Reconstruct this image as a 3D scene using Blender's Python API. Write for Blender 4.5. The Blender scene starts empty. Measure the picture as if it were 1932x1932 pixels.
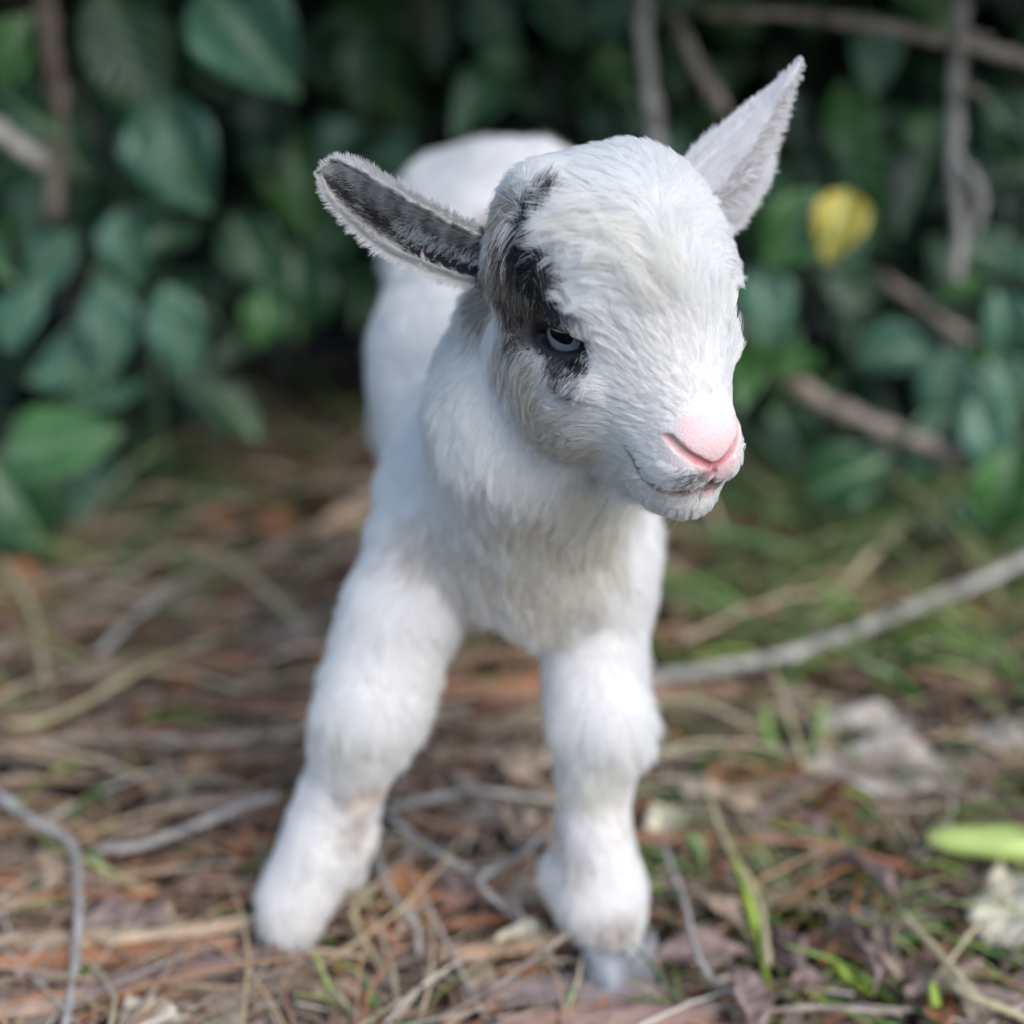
import bpy, math, random
import numpy as np
from mathutils import Vector, Matrix
from mathutils.bvhtree import BVHTree
from mathutils.kdtree import KDTree

R = math.radians
random.seed(7)
rng = np.random.default_rng(11)
SC = bpy.context.scene
COL = SC.collection

# ------------------------------------------------------------------ camera
CAM_H, PITCH, HALF = 0.42, R(20.0), R(19.0)
cam = bpy.data.cameras.new('camera')
cam_ob = bpy.data.objects.new('camera', cam)
COL.objects.link(cam_ob)
cam_ob.location = (0, 0, CAM_H)
cam_ob.rotation_euler = (R(90) - PITCH, 0, 0)
cam.sensor_width = 36
cam.lens = 18 / math.tan(HALF)
cam.clip_start = 0.02
cam.clip_end = 200
cam.dof.use_dof = True
cam.dof.focus_distance = 0.499
cam.dof.aperture_fstop = 3.3
SC.camera = cam_ob

# ------------------------------------------------------------------ world, sun, exposure
SUN_EL, SUN_AZ = 40.0, 143.0        # azimuth clockwise from +Y: behind the camera, to the right
world = bpy.data.worlds.new('World')
SC.world = world
world.use_nodes = True
wn = world.node_tree.nodes
sky = wn.new('ShaderNodeTexSky')
sky.sky_type = 'NISHITA'
sky.sun_disc = False
sky.sun_elevation = R(SUN_EL)
sky.sun_rotation = R(SUN_AZ)
sky.air_density = 1.0
sky.dust_density = 1.0
world.node_tree.links.new(sky.outputs[0], wn['Background'].inputs[0])
wn['Background'].inputs[1].default_value = 0.10
sun = bpy.data.lights.new('sun', 'SUN')
sun.energy = 1.0
sun.angle = R(35)
sun.color = (1.0, 0.96, 0.91)
sun_ob = bpy.data.objects.new('sun', sun)
COL.objects.link(sun_ob)
az = R(SUN_AZ)
sd = Vector((math.sin(az) * math.cos(R(SUN_EL)), math.cos(az) * math.cos(R(SUN_EL)), math.sin(R(SUN_EL))))
sun_ob.rotation_euler = sd.to_track_quat('Z', 'Y').to_euler()
SC.view_settings.view_transform = 'Standard'
SC.view_settings.look = 'None'
SC.view_settings.exposure = 1.34
SC.view_settings.gamma = 1.0
SC.render.engine = 'CYCLES'
SC.cycles.use_denoising = True
SC.cycles.max_bounces = 10
SC.cycles.diffuse_bounces = 8
SC.cycles.transmission_bounces = 6
SC.cycles.transparent_max_bounces = 6
SC.cycles_curves.shape = 'RIBBONS'
SC.cycles.sample_clamp_indirect = 6

HEAD_YAW, HEAD_PITCH, HEAD_ROLL, HEAD_AT = 28.5, 15.0, 7.2, (.0405, .4992, .3114)
GAZE = (.44, -.85, .08)
HAIR = 1.0

# ------------------------------------------------------------------ helpers
TAN = math.tan(HALF)
FW = np.array([0, math.cos(PITCH), -math.sin(PITCH)])
UPV = np.array([0, math.sin(PITCH), math.cos(PITCH)])
CP = np.array([0, 0, CAM_H])


def ray(u, v):
    return FW + np.array([1., 0, 0]) * ((u - 966) / 966 * TAN) + UPV * ((966 - v) / 966 * TAN)


def at(u, v, y):
    """a point of the place from its spot in the photograph and its distance y"""
    d = ray(u, v)
    return CP + d * (y / d[1])


def ground_at(u, v, z=0.0):
    d = ray(u, v)
    return CP + d * ((z - CAM_H) / d[2])


def px(u, v, y):
    """metres per photo pixel there"""
    return float((at(u, v, y) - CP) @ FW) * TAN / 966


def project(P):
    d = P - CP
    z = d @ FW
    return np.stack([966 + d[..., 0] / z / TAN * 966, 966 - (d @ UPV) / z / TAN * 966], -1)


def tag(o, label=None, cat=None, group=None, kind=None):
    if label: o['label'] = label
    if cat: o['category'] = cat
    if group: o['group'] = group
    if kind: o['kind'] = kind
    return o


def mesh_ob(name, verts, faces, mat, parent=None, smooth=True, uvs=None):
    me = bpy.data.meshes.new(name)
    me.from_pydata([tuple(map(float, v)) for v in verts], [], [tuple(map(int, f)) for f in faces])
    if smooth:
        me.polygons.foreach_set('use_smooth', [True] * len(me.polygons))
    me.materials.append(mat)
    o = bpy.data.objects.new(name, me)
    COL.objects.link(o)
    if parent is not None:
        o.parent = parent
    return o


def set_col(me, name, cols):
    a = me.attributes.new(name, 'FLOAT_COLOR', 'POINT')
    c = np.ones((len(cols), 4), np.float32)
    c[:, :3] = cols
    a.data.foreach_set('color', c.ravel())


def nt_mat(name, base=(0.5, 0.5, 0.5), rough=0.6, spec=0.3):
    m = bpy.data.materials.new(name)
    m.use_nodes = True
    b = m.node_tree.nodes['Principled BSDF']
    b.inputs['Base Color'].default_value = (*base, 1)
    b.inputs['Roughness'].default_value = rough
    b.inputs['Specular IOR Level'].default_value = spec
    return m, m.node_tree.nodes, m.node_tree.links, b


def ramp_noise(m, n, l, b, cols, scale, detail=4, coord='Object', rnd=True, stretch=None, bump=0.0, bdist=0.001):
    """colour ramp over object noise; each object shifted by its own random"""
    tc = n.new('ShaderNodeTexCoord')
    mp = n.new('ShaderNodeMapping')
    l.new(tc.outputs[coord], mp.inputs[0])
    if stretch: mp.inputs['Scale'].default_value = stretch
    if rnd:
        oi = n.new('ShaderNodeObjectInfo')
        mul = n.new('ShaderNodeMath'); mul.operation = 'MULTIPLY'; mul.inputs[1].default_value = 37.0
        l.new(oi.outputs['Random'], mul.inputs[0])
        l.new(mul.outputs[0], mp.inputs['Location'])
    no = n.new('ShaderNodeTexNoise')
    no.inputs['Scale'].default_value = scale
    no.inputs['Detail'].default_value = detail
    l.new(mp.outputs[0], no.inputs[0])
    cr = n.new('ShaderNodeValToRGB')
    el = cr.color_ramp.elements
    while len(el) < len(cols): el.new(0.5)
    for i, c in enumerate(cols):
        el[i].position = 0.28 + 0.44 * i / (len(cols) - 1)
        el[i].color = (*c, 1)
    l.new(no.outputs['Fac'], cr.inputs[0])
    l.new(cr.outputs[0], b.inputs['Base Color'])
    if bump:
        bp = n.new('ShaderNodeBump')
        bp.inputs['Strength'].default_value = bump
        bp.inputs['Distance'].default_value = bdist
        l.new(no.outputs['Fac'], bp.inputs['Height'])
        l.new(bp.outputs[0], b.inputs['Normal'])
    return cr, no


def attr_mat(name, attr, rough=0.6, spec=0.3, noise=0.35, scale=300, transl=0.0):
    """colour from a mesh attribute, broken up with a fine noise"""
    m, n, l, b = nt_mat(name, rough=rough, spec=spec)
    a = n.new('ShaderNodeAttribute'); a.attribute_name = attr
    tc = n.new('ShaderNodeTexCoord')
    no = n.new('ShaderNodeTexNoise'); no.inputs['Scale'].default_value = scale; no.inputs['Detail'].default_value = 3
    l.new(tc.outputs['Object'], no.inputs[0])
    mr = n.new('ShaderNodeMapRange'); mr.inputs['To Min'].default_value = 1 - noise; mr.inputs['To Max'].default_value = 1 + noise
    l.new(no.outputs['Fac'], mr.inputs['Value'])
    mx = n.new('ShaderNodeVectorMath'); mx.operation = 'SCALE'
    l.new(a.outputs['Color'], mx.inputs[0]); l.new(mr.outputs[0], mx.inputs['Scale'])
    l.new(mx.outputs[0], b.inputs['Base Color'])
    if transl: b.inputs['Transmission Weight'].default_value = 0
    return m


# ------------------------------------------------------------------ materials
def leaf_material(name, c1, c2, rough=0.34, vein=(0.12, 0.2, 0.1), spec=0.5):
    m, n, l, b = nt_mat(name, rough=rough, spec=spec)
    cr, no = ramp_noise(m, n, l, b, [c1, c2], 9, 3)
    # mid vein and side veins, from the leaf's own coordinates
    tc = n.new('ShaderNodeTexCoord')
    sp = n.new('ShaderNodeSeparateXYZ'); l.new(tc.outputs['Object'], sp.inputs[0])
    ab = n.new('ShaderNodeMath'); ab.operation = 'ABSOLUTE'; l.new(sp.outputs['X'], ab.inputs[0])
    mr = n.new('ShaderNodeMapRange'); mr.inputs['From Min'].default_value = 0.02; mr.inputs['From Max'].default_value = 0.05
    mr.inputs['To Min'].default_value = 0.8; mr.inputs['To Max'].default_value = 0.0
    l.new(ab.outputs[0], mr.inputs['Value'])
    wv = n.new('ShaderNodeMath'); wv.operation = 'ADD'
    l.new(ab.outputs[0], wv.inputs[0])
    ng = n.new('ShaderNodeMath'); ng.operation = 'MULTIPLY'; ng.inputs[1].default_value = -1.0
    l.new(sp.outputs['Y'], ng.inputs[0]); l.new(ng.outputs[0], wv.inputs[1])
    s2 = n.new('ShaderNodeMath'); s2.operation = 'MULTIPLY'; s2.inputs[1].default_value = 50
    l.new(wv.outputs[0], s2.inputs[0])
    s3 = n.new('ShaderNodeMath'); s3.operation = 'SINE'; l.new(s2.outputs[0], s3.inputs[0])
    s4 = n.new('ShaderNodeMapRange'); s4.inputs['From Min'].default_value = 0.85; s4.inputs['To Max'].default_value = 0.1
    l.new(s3.outputs[0], s4.inputs['Value'])
    mxx = n.new('ShaderNodeMath'); mxx.operation = 'MAXIMUM'
    l.new(mr.outputs[0], mxx.inputs[0]); l.new(s4.outputs[0], mxx.inputs[1])
    mix = n.new('ShaderNodeMix'); mix.data_type = 'RGBA'
    l.new(mxx.outputs[0], mix.inputs['Factor'])
    l.new(cr.outputs[0], mix.inputs['A']); mix.inputs['B'].default_value = (*vein, 1)
    l.new(mix.outputs['Result'], b.inputs['Base Color'])
    bp = n.new('ShaderNodeBump'); bp.inputs['Strength'].default_value = 0.12; bp.inputs['Distance'].default_value = 0.02
    l.new(s3.outputs[0], bp.inputs['Height']); l.new(bp.outputs[0], b.inputs['Normal'])
    return m


M_LEAF = leaf_material('shrub_leaf_green', (0.015, 0.055, 0.025), (0.04, 0.11, 0.045))
M_LEAF2 = leaf_material('shrub_leaf_blue_green', (0.028, 0.09, 0.06), (0.075, 0.18, 0.12))
M_LEAF3 = leaf_material('shrub_leaf_fresh', (0.03, 0.10, 0.025), (0.07, 0.18, 0.05))
M_YELLOW = leaf_material('shrub_leaf_yellow', (0.42, 0.36, 0.06), (0.6, 0.5, 0.1), vein=(0.6, 0.6, 0.2))
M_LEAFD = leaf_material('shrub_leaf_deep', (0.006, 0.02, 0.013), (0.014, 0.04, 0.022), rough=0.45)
M_BARK, n_, l_, b_ = nt_mat('twig_bark', rough=0.85, spec=0.15)
ramp_noise(M_BARK, n_, l_, b_, [(0.12, 0.09, 0.07), (0.27, 0.22, 0.18), (0.4, 0.35, 0.3)], 90, stretch=(1, 1, 0.3), bump=0.6)
M_BARKG, n_, l_, b_ = nt_mat('twig_bark_grey', rough=0.85, spec=0.15)
ramp_noise(M_BARKG, n_, l_, b_, [(0.2, 0.18, 0.16), (0.36, 0.34, 0.32), (0.5, 0.47, 0.44)], 90, bump=0.6)
M_STRAWM, n_, l_, b_ = nt_mat('straw_stem', rough=0.6, spec=0.3)
ramp_noise(M_STRAWM, n_, l_, b_, [(0.3, 0.26, 0.14), (0.5, 0.43, 0.28)], 60)
M_SOIL, n_, l_, b_ = nt_mat('soil', rough=0.95, spec=0.1)
ramp_noise(M_SOIL, n_, l_, b_, [(0.003, 0.0025, 0.0025), (0.012, 0.009, 0.008), (0.04, 0.028, 0.022)], 45, 8, rnd=False, bump=1.0, bdist=0.01)
M_LITTER = attr_mat('pine_straw', 'tint', rough=0.55, spec=0.35, noise=0.3, scale=120)
M_GRASS = attr_mat('grass_blades', 'tint', rough=0.45, spec=0.4, noise=0.25, scale=120)
M_DEAD = {}
for k, cs in {'tan': [(0.34, 0.24, 0.17), (0.5, 0.37, 0.27), (0.6, 0.48, 0.37)],
              'mauve': [(0.14, 0.095, 0.09), (0.27, 0.19, 0.17), (0.42, 0.32, 0.29)],
              'cream': [(0.66, 0.58, 0.4), (0.78, 0.7, 0.52), (0.84, 0.77, 0.6)],
              'rust': [(0.2, 0.08, 0.035), (0.36, 0.16, 0.07), (0.45, 0.25, 0.14)],
              'grey': [(0.33, 0.29, 0.25), (0.46, 0.42, 0.36), (0.55, 0.5, 0.45)],
              'brown': [(0.07, 0.04, 0.03), (0.15, 0.09, 0.065), (0.24, 0.16, 0.12)]}.items():
    mm, n_, l_, b_ = nt_mat('dead_leaf_' + k, rough=0.55, spec=0.3)
    ramp_noise(mm, n_, l_, b_, cs, 3.5, 6, bump=0.5, bdist=0.05)
    M_DEAD[k] = mm
M_POD, n_, l_, b_ = nt_mat('green_pod', rough=0.35, spec=0.4)
ramp_noise(M_POD, n_, l_, b_, [(0.3, 0.42, 0.09), (0.45, 0.56, 0.18)], 3)
M_CHIP = attr_mat('bark_chip', 'tint', rough=0.8, spec=0.2, noise=0.5, scale=150)

# ------------------------------------------------------------------ ground
def gz(x, y):
    return (0.004 * np.sin(x * 31 + 1.3) * np.cos(y * 27 + 0.4) + 0.003 * np.sin(x * 71 + y * 53)
            + 0.006 * np.sin(x * 9 + y * 7) - 0.010
            + 0.0075 * np.sin(x * 118 + 2 * np.sin(y * 61)) * np.sin(y * 103 + 2 * np.sin(x * 57)) * (y < 2.5) * (y > .2))


xs = np.concatenate([np.linspace(-60, -1.6, 20)[:-1], np.linspace(-1.6, 1.6, 420), np.linspace(1.6, 60, 20)[1:]])
ys = np.concatenate([np.linspace(-60, 0, 16)[:-1], np.linspace(0, 2.4, 330), np.linspace(2.4, 80, 24)[1:]])
gx, gy = np.meshgrid(xs, ys, indexing='ij')
gzz = gz(gx, gy)
nv = np.stack([gx, gy, gzz], -1).reshape(-1, 3)
ny_ = len(ys)
fs = [(i * ny_ + j, (i + 1) * ny_ + j, (i + 1) * ny_ + j + 1, i * ny_ + j + 1) for i in range(len(xs) - 1) for j in range(ny_ - 1)]
tag(mesh_ob('ground', nv, fs, M_SOIL), kind='structure')


# ------------------------------------------------------------------ tubes (twigs, stems)
def smooth_path(pts, k=6):
    pts = [Vector(p) for p in pts]
    if len(pts) < 3:
        return [pts[0].lerp(pts[-1], i / k) for i in range(k + 1)]
    out = []
    P = [pts[0] * 2 - pts[1]] + pts + [pts[-1] * 2 - pts[-2]]
    for i in range(1, len(P) - 2):
        for j in range(k):
            t = j / k
            a, b, c, d = P[i - 1], P[i], P[i + 1], P[i + 2]
            out.append(0.5 * ((2 * b) + (c - a) * t + (2 * a - 5 * b + 4 * c - d) * t * t + (3 * b - a - 3 * c + d) * t ** 3))
    out.append(pts[-1])
    return out


def tube_data(pts, r0, r1, sides=8, knob=0.12, k=6, jit=0.15):
    path = smooth_path(pts, k)
    n = len(path)
    V, F = [], []
    up = Vector((0.3, 0.2, 1)).normalized()
    for i, p in enumerate(path):
        t = (path[min(i + 1, n - 1)] - path[max(i - 1, 0)]).normalized()
        a = t.cross(up)
        if a.length < 0.1: a = t.cross(Vector((1, 0, 0)))
        a.normalize(); b = t.cross(a)
        r = r0 + (r1 - r0) * i / (n - 1)
        r *= 1 + knob * math.sin(i * 2.1) + random.uniform(-jit, jit) * 0.4
        if i % 7 == 3: r *= 1.18
        p = p + (a * random.uniform(-1, 1) + b * random.uniform(-1, 1)) * r * jit
        for s in range(sides):
            an = 2 * math.pi * s / sides
            V.append(p + (a * math.cos(an) + b * math.sin(an)) * r)
    for i in range(n - 1):
        for s in range(sides):
            F.append((i * sides + s, i * sides + (s + 1) % sides, (i + 1) * sides + (s + 1) % sides, (i + 1) * sides + s))
    F.append(tuple(range(sides))[::-1])
    F.append(tuple((n - 1) * sides + s for s in range(sides)))
    return V, F


def tube(name, pts, r0, r1, mat, parent=None, **kw):
    V, F = tube_data(pts, r0, r1, **kw)
    return mesh_ob(name, V, F, mat, parent)


# ------------------------------------------------------------------ leaves
def leaf_mesh(name, mat, width=0.55, cup=0.12, bend=0.15, tip=1.25, seed=0, wave=0.02):
    """unit-length leaf along +Y with a folded mid vein and a real thickness, base at the origin"""
    rr = random.Random(seed)
    nx, ny = 6, 9
    V = []
    for side in (0, 1):
        for j in range(ny + 1):
            t = j / ny
            w = width * 0.5 * (math.sin(math.pi * min(1, t ** 0.85)) ** 0.75 if t < 1 else 0) * (1 - 0.25 * t ** tip)
            w = max(w, 0.012)
            for i in range(nx + 1):
                s = -1 + 2 * i / nx
                x = s * w
                z = cup * abs(s) ** 1.3 * w * 2 - bend * (t - 0.4) ** 2 + wave * math.sin(t * 11 + s * 2 + seed) * abs(s)
                V.append((x, t, z - side * 0.012))
    F = []
    m = (nx + 1) * (ny + 1)
    for j in range(ny):
        for i in range(nx):
            a = j * (nx + 1) + i
            F.append((a, a + 1, a + nx + 2, a + nx + 1))
            F.append((m + a, m + a + nx + 1, m + a + nx + 2, m + a + 1))
    for j in range(ny):
        a = j * (nx + 1); F.append((a, a + nx + 1, m + a + nx + 1, m + a))
        a = a + nx; F.append((a, m + a, m + a + nx + 1, a + nx + 1))
    me = bpy.data.meshes.new(name)
    me.from_pydata(V, [], F)
    me.polygons.foreach_set('use_smooth', [True] * len(me.polygons))
    me.materials.append(mat)
    return me


LM = {}
for k, mat in (('g', M_LEAF), ('b', M_LEAF2), ('f', M_LEAF3), ('y', M_YELLOW), ('d', M_LEAFD)):
    LM[k] = [leaf_mesh('leaf', mat, 0.62 + 0.08 * q, 0.12 + 0.16 * q, 0.1 + 0.25 * q, seed=q, tip=2.5, wave=.035) for q in range(3)]


def look_mat(base, direction, normal, size):
    y = Vector(direction).normalized()
    z = Vector(normal)
    z = (z - y * z.dot(y)).normalized()
    x = y.cross(z)
    m = Matrix((x, y, z)).transposed().to_4x4()
    return Matrix.Translation(Vector(base)) @ m @ Matrix.Diagonal((size, size, size, 1))


shrub = bpy.data.objects.new('shrub', None)
COL.objects.link(shrub)
shrub.location = (-0.1, 1.45, 0)
tag(shrub, 'dense dark green broad leaved shrub filling the background behind the kid goat', 'shrub')
SH_OFF = Vector((-0.1, 1.45, 0))


def shrub_leaf(kind, M, q=None):
    o = bpy.data.objects.new('leaf', random.choice(LM[kind]) if q is None else LM[kind][q])
    COL.objects.link(o)
    o.parent = shrub
    o.matrix_local = Matrix.Translation(-SH_OFF) @ M
    return o


# leaves one can tell apart: centre u, v, length px, screen angle of the tip (deg, 0 = right, 90 = up), distance, kind, facing tilt
HERO = [
    (470, 70, 270, -50, 1.02, 'b', 0.5), (245, 120, 300, -75, 1.10, 'g', 0.3), (340, 290, 240, -70, 1.05, 'b', 0.6), (430, 180, 180, -20, 1.16, 'd', .3),
    (240, 470, 150, -80, 1.05, 'b', 0.6), (335, 630, 190, -80, 1.03, 'b', 0.7), (205, 620, 190, -95, 1.05, 'b', 0.5),
    (110, 840, 260, 15, 1.0, 'f', 0.6), (40, 600, 150, 50, 1.02, 'b', 0.9), (40, 960, 220, -60, 1.0, 'g', 0.4), (90, 500, 160, -130, 1.08, 'b', 0.6),
    (130, 690, 180, -160, 1.06, 'b', 0.5), (60, 400, 170, -110, 1.12, 'g', 0.4), (110, 250, 200, -60, 1.12, 'g', 0.3),
    (480, 480, 180, -60, 1.15, 'g', 0.4), (560, 340, 220, -80, 1.18, 'f', 0.1), (560, 560, 190, -90, 1.16, 'g', .4), (620, 450, 170, -120, 1.2, 'g', .4),
    (20, 100, 170, 60, 1.0, 'f', .7), (930, 50, 170, -80, 1.15, 'b', 0.7), (1050, 20, 170, -50, 1.12, 'b', 0.7), (820, 40, 200, -90, 1.2, 'd', .3), (700, 110, 260, -60, 1.25, 'f', .0),
    (1640, 105, 170, -75, 1.05, 'b', 0.8), (1750, 20, 150, -30, 1.05, 'f', 0.8), (1700, 260, 190, -10, 1.15, 'g', 0.5),
    (1580, 425, 140, -105, 0.98, 'y', 0.9), (1495, 440, 185, -120, 0.99, 'f', 0.8), (1440, 580, 170, -80, 1.0, 'b', 1.0), (1425, 360, 150, -100, 1.08, 'f', .5),
    (1670, 350, 190, -10, 1.1, 'f', 0.3), (1620, 560, 170, -40, 1.2, 'g', 0.4), (1690, 670, 150, 10, 1.1, 'b', 0.9),
    (1780, 740, 170, -100, 1.05, 'b', 0.8), (1890, 620, 150, -80, 1.0, 'b', 0.9), (1900, 730, 140, -60, 1.05, 'b', 0.8), (1860, 830, 160, -70, 1.0, 'b', 0.7),
    (1750, 840, 150, -120, 1.02, 'g', .6), (1880, 480, 150, -20, 1.12, 'g', .4), (1900, 330, 150, 20, 1.15, 'd', .4), (1900, 250, 170, -60, 1.1, 'g', .4), (1890, 930, 180, -100, .98, 'f', .5),
    (1260, 120, 150, -70, 1.2, 'g', 0.4), (1130, 110, 170, -120, 1.22, 'd', 0.4), (1380, 40, 150, -30, 1.15, 'f', 0.4), (1360, 130, 130, -80, 1.16, 'g', 0.4), (1560, 300, 150, -100, 1.2, 'g', .4),
    (1500, 840, 170, -60, 1.1, 'g', .5), (1480, 700, 140, -90, 1.15, 'f', .3), (1600, 900, 170, 30, 1.02, 'g', .5), (180, 760, 150, -60, 1.05, 'g', .5), (300, 760, 190, -90, 1.1, 'd', .5),
]
n_parts = 0
for (u, v, L, an, y, kind, up) in HERO:
    c = at(u, v, y); s = px(u, v, y)
    d = Vector((math.cos(R(an)), -0.25 * random.uniform(0, 1), math.sin(R(an))))
    d.normalize()
    nrm = Vector((random.uniform(-.25, .25), -1, 0.15 + up * 0.8))
    size = L * s
    shrub_leaf(kind, look_mat(Vector(c) - d * size * 0.5, d, nrm, size)); n_parts += 1


def shrub_floor(x, y):
    """the underside of the foliage: high in the middle left, lower at the sides"""
    u = 966 + x / (y * TAN) * 966
    return 0.035 + 0.13 * math.exp(-((u - 560) / 260) ** 2) - 0.05 * (u < 200) - 0.03 * (u > 1450) + max(0, (1.25 - y)) * -0.05


def rand_leaf(y0, y1, spread, zmax, smin, smax):
    while True:
        y = random.uniform(y0, y1)
        x = random.uniform(-1, 1) * (TAN * y * spread)
        z = random.uniform(0, zmax)
        if z > shrub_floor(x, y): break
    down = random.uniform(-1.2, 0.3)
    d = Vector((random.uniform(-1, 1), random.uniform(-0.8, 0.1), down)).normalized()
    nrm = Vector((random.uniform(-.6, .6), random.uniform(-1, -0.2), random.uniform(0.1, 1.0)))
    return look_mat((x, y, z), d, nrm, random.uniform(smin, smax))


while n_parts < 296:
    M = rand_leaf(1.06, 1.35, 1.08, 0.5, 0.035, 0.07)
    shrub_leaf(random.choice('ggbbdffd'), M); n_parts += 1

# the countless leaves deeper in and above, one mesh
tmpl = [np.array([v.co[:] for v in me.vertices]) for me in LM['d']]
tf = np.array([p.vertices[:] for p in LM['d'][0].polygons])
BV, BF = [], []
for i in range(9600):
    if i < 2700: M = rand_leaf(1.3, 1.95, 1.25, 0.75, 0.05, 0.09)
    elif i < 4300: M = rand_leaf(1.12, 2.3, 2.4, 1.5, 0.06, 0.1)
    elif i < 7300:  # unseen overhang above the frame, added to keep skylight off the ground
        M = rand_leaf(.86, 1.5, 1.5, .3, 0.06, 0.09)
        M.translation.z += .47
    else:  # more unseen overhang higher up, added to block the sky as well
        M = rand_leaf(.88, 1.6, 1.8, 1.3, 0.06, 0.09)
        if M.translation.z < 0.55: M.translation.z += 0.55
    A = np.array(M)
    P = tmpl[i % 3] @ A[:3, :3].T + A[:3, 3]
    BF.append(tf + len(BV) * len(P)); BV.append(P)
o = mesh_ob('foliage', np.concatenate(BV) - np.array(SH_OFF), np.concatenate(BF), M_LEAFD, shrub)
o['kind'] = 'stuff'

# branches of the shrub
def shrub_branch(pts, r0, r1, mat=M_BARK):
    V, F = tube_data([Vector(p) - SH_OFF for p in pts], r0, r1)
    return mesh_ob('branch', V, F, mat, shrub)


shrub_branch([at(1330, 25, 1.02), at(1480, 25, 1.0), at(1650, 48, .98), at(1800, 80, .96), at(1960, 118, .94)], .0032, .0048)
shrub_branch([at(1800, 80, .965), at(1830, 68, .97), at(1870, 75, 1.0)], .0045, .002)
shrub_branch([at(1815, -10, 1.0), at(1805, 130, 1.0), at(1800, 300, 1.0), at(1812, 420, 1.0), at(1800, 528, 1.0)], .0052, .0045, M_BARKG)
shrub_branch([at(1806, 300, .995), at(1845, 345, .99), at(1848, 400, .99), at(1830, 450, 1.0)], .003, .0035, M_BARKG)
shrub_branch([at(1802, 160, 1.0), at(1840, 170, .99), at(1862, 185, .99)], .0035, .002)
shrub_branch([at(1212, -20, 1.03), at(1218, 100, 1.02), at(1238, 260, 1.02), at(1250, 420, 1.03)], .0055, .005, M_BARKG)
shrub_branch([at(1270, 20, 1.03), at(1310, 110, 1.0), at(1365, 210, .99)], .0035, .0055)
shrub_branch([at(-30, 230, 1.02), at(30, 270, 1.02), at(85, 310, 1.03)], .007, .007, M_BARKG)
shrub_branch([at(85, -20, 1.06), at(95, 90, 1.06), at(110, 230, 1.08), at(100, 420, 1.1)], .007, .006)
shrub_branch([at(1380, 620, 1.1), at(1500, 725, 1.06), at(1650, 800, 1.03), at(1830, 870, 1.0)], .0085, .006)
shrub_branch([at(1660, 520, 1.12), at(1740, 580, 1.1), at(1830, 640, 1.1)], .005, .004)
for i in range(14):
    x = random.uniform(-.55, .55); y = random.uniform(1.25, 1.7)
    p = [Vector((x, y, -0.02))]
    for k in range(5):
        p.append(p[-1] + Vector((random.uniform(-.08, .08), random.uniform(-.07, .04), random.uniform(.08, .2))))
    shrub_branch(p, random.uniform(.006, .012), .003)


# ------------------------------------------------------------------ loose litter: needles, blades, chips
def ribbons(name, N, gen, mat, seg=5, three=True):
    """N thin curved blades in one mesh; gen(i) -> path points, width, rgb"""
    V, F, Cc = [], [], []
    base = 0
    for i in range(N):
        path, w, rgb, upv = gen(i)
        n = len(path)
        for k, p in enumerate(path):
            t = k / (n - 1)
            tg = (path[min(k + 1, n - 1)] - path[max(k - 1, 0)])
            a = tg.cross(upv)
            a = a.normalized() if a.length > 1e-9 else Vector((1, 0, 0))
            b = a.cross(tg).normalized()
            ww = w * (1 - 0.75 * t ** 2)
            V.extend((p - a * ww, p + b * ww * 0.6, p + a * ww))
            Cc.extend([rgb] * 3)
        for k in range(n - 1):
            q = base + k * 3
            F.append((q, q + 1, q + 4, q + 3)); F.append((q + 1, q + 2, q + 5, q + 4)); F.append((q + 2, q, q + 3, q + 5))
        base += n * 3
    o = mesh_ob(name, V, F, mat)
    set_col(o.data, 'tint', np.array(Cc))
    return o


TINTS = [(.5, .36, .26), (.5, .45, .38), (.36, .3, .27), (.42, .16, .06), (0.36, 0.15, 0.07), (0.3, 0.13, 0.07), (0.42, 0.24, 0.13), (0.45, 0.33, 0.2), (0.26, 0.16, 0.11), (0.18, 0.11, 0.08), (0.48, 0.4, 0.28), (0.33, 0.24, 0.19)]


def rand_ground(y0=0.46, y1=1.7, spread=1.2):
    y = y0 + (y1 - y0) * random.random() ** 1.25
    return random.uniform(-1, 1) * TAN * (y + 0.1) * spread, y


def drift(x, y):
    """0..1: where the loose litter has gathered"""
    n = math.sin(x * 47 + 2 * math.sin(y * 31)) * math.sin(y * 39 + 2.3 * math.sin(x * 27 + 1)) + .5 * math.sin(x * 13 + y * 17 + 1)
    return min(1, max(0, .42 + .9 * n))


def drifted(y0=0.46, y1=1.7, low=.03):
    while True:
        x, y = rand_ground(y0, y1)
        if random.random() < low + drift(x, y): return x, y


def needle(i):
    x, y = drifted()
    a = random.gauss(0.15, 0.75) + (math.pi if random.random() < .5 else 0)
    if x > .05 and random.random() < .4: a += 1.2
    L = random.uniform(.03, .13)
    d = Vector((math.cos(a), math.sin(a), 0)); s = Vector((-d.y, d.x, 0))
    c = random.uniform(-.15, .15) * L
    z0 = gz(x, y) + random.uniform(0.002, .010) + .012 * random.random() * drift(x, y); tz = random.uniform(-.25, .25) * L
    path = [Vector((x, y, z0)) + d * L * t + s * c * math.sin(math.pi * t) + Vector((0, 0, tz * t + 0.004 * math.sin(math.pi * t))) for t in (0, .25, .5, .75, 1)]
    v = random.uniform(.7, 1.5) * (1 if y < .8 else random.choice((.4, .7, .9)))  # far needles get a darker tint, shade by the shrub put into the colour
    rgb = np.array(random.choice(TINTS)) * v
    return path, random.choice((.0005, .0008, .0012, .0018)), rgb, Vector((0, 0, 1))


tag(ribbons('pine_straw', 5200, needle, M_LITTER), 'tangled orange brown pine needles covering the ground', 'pine needles', kind='stuff')


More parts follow.
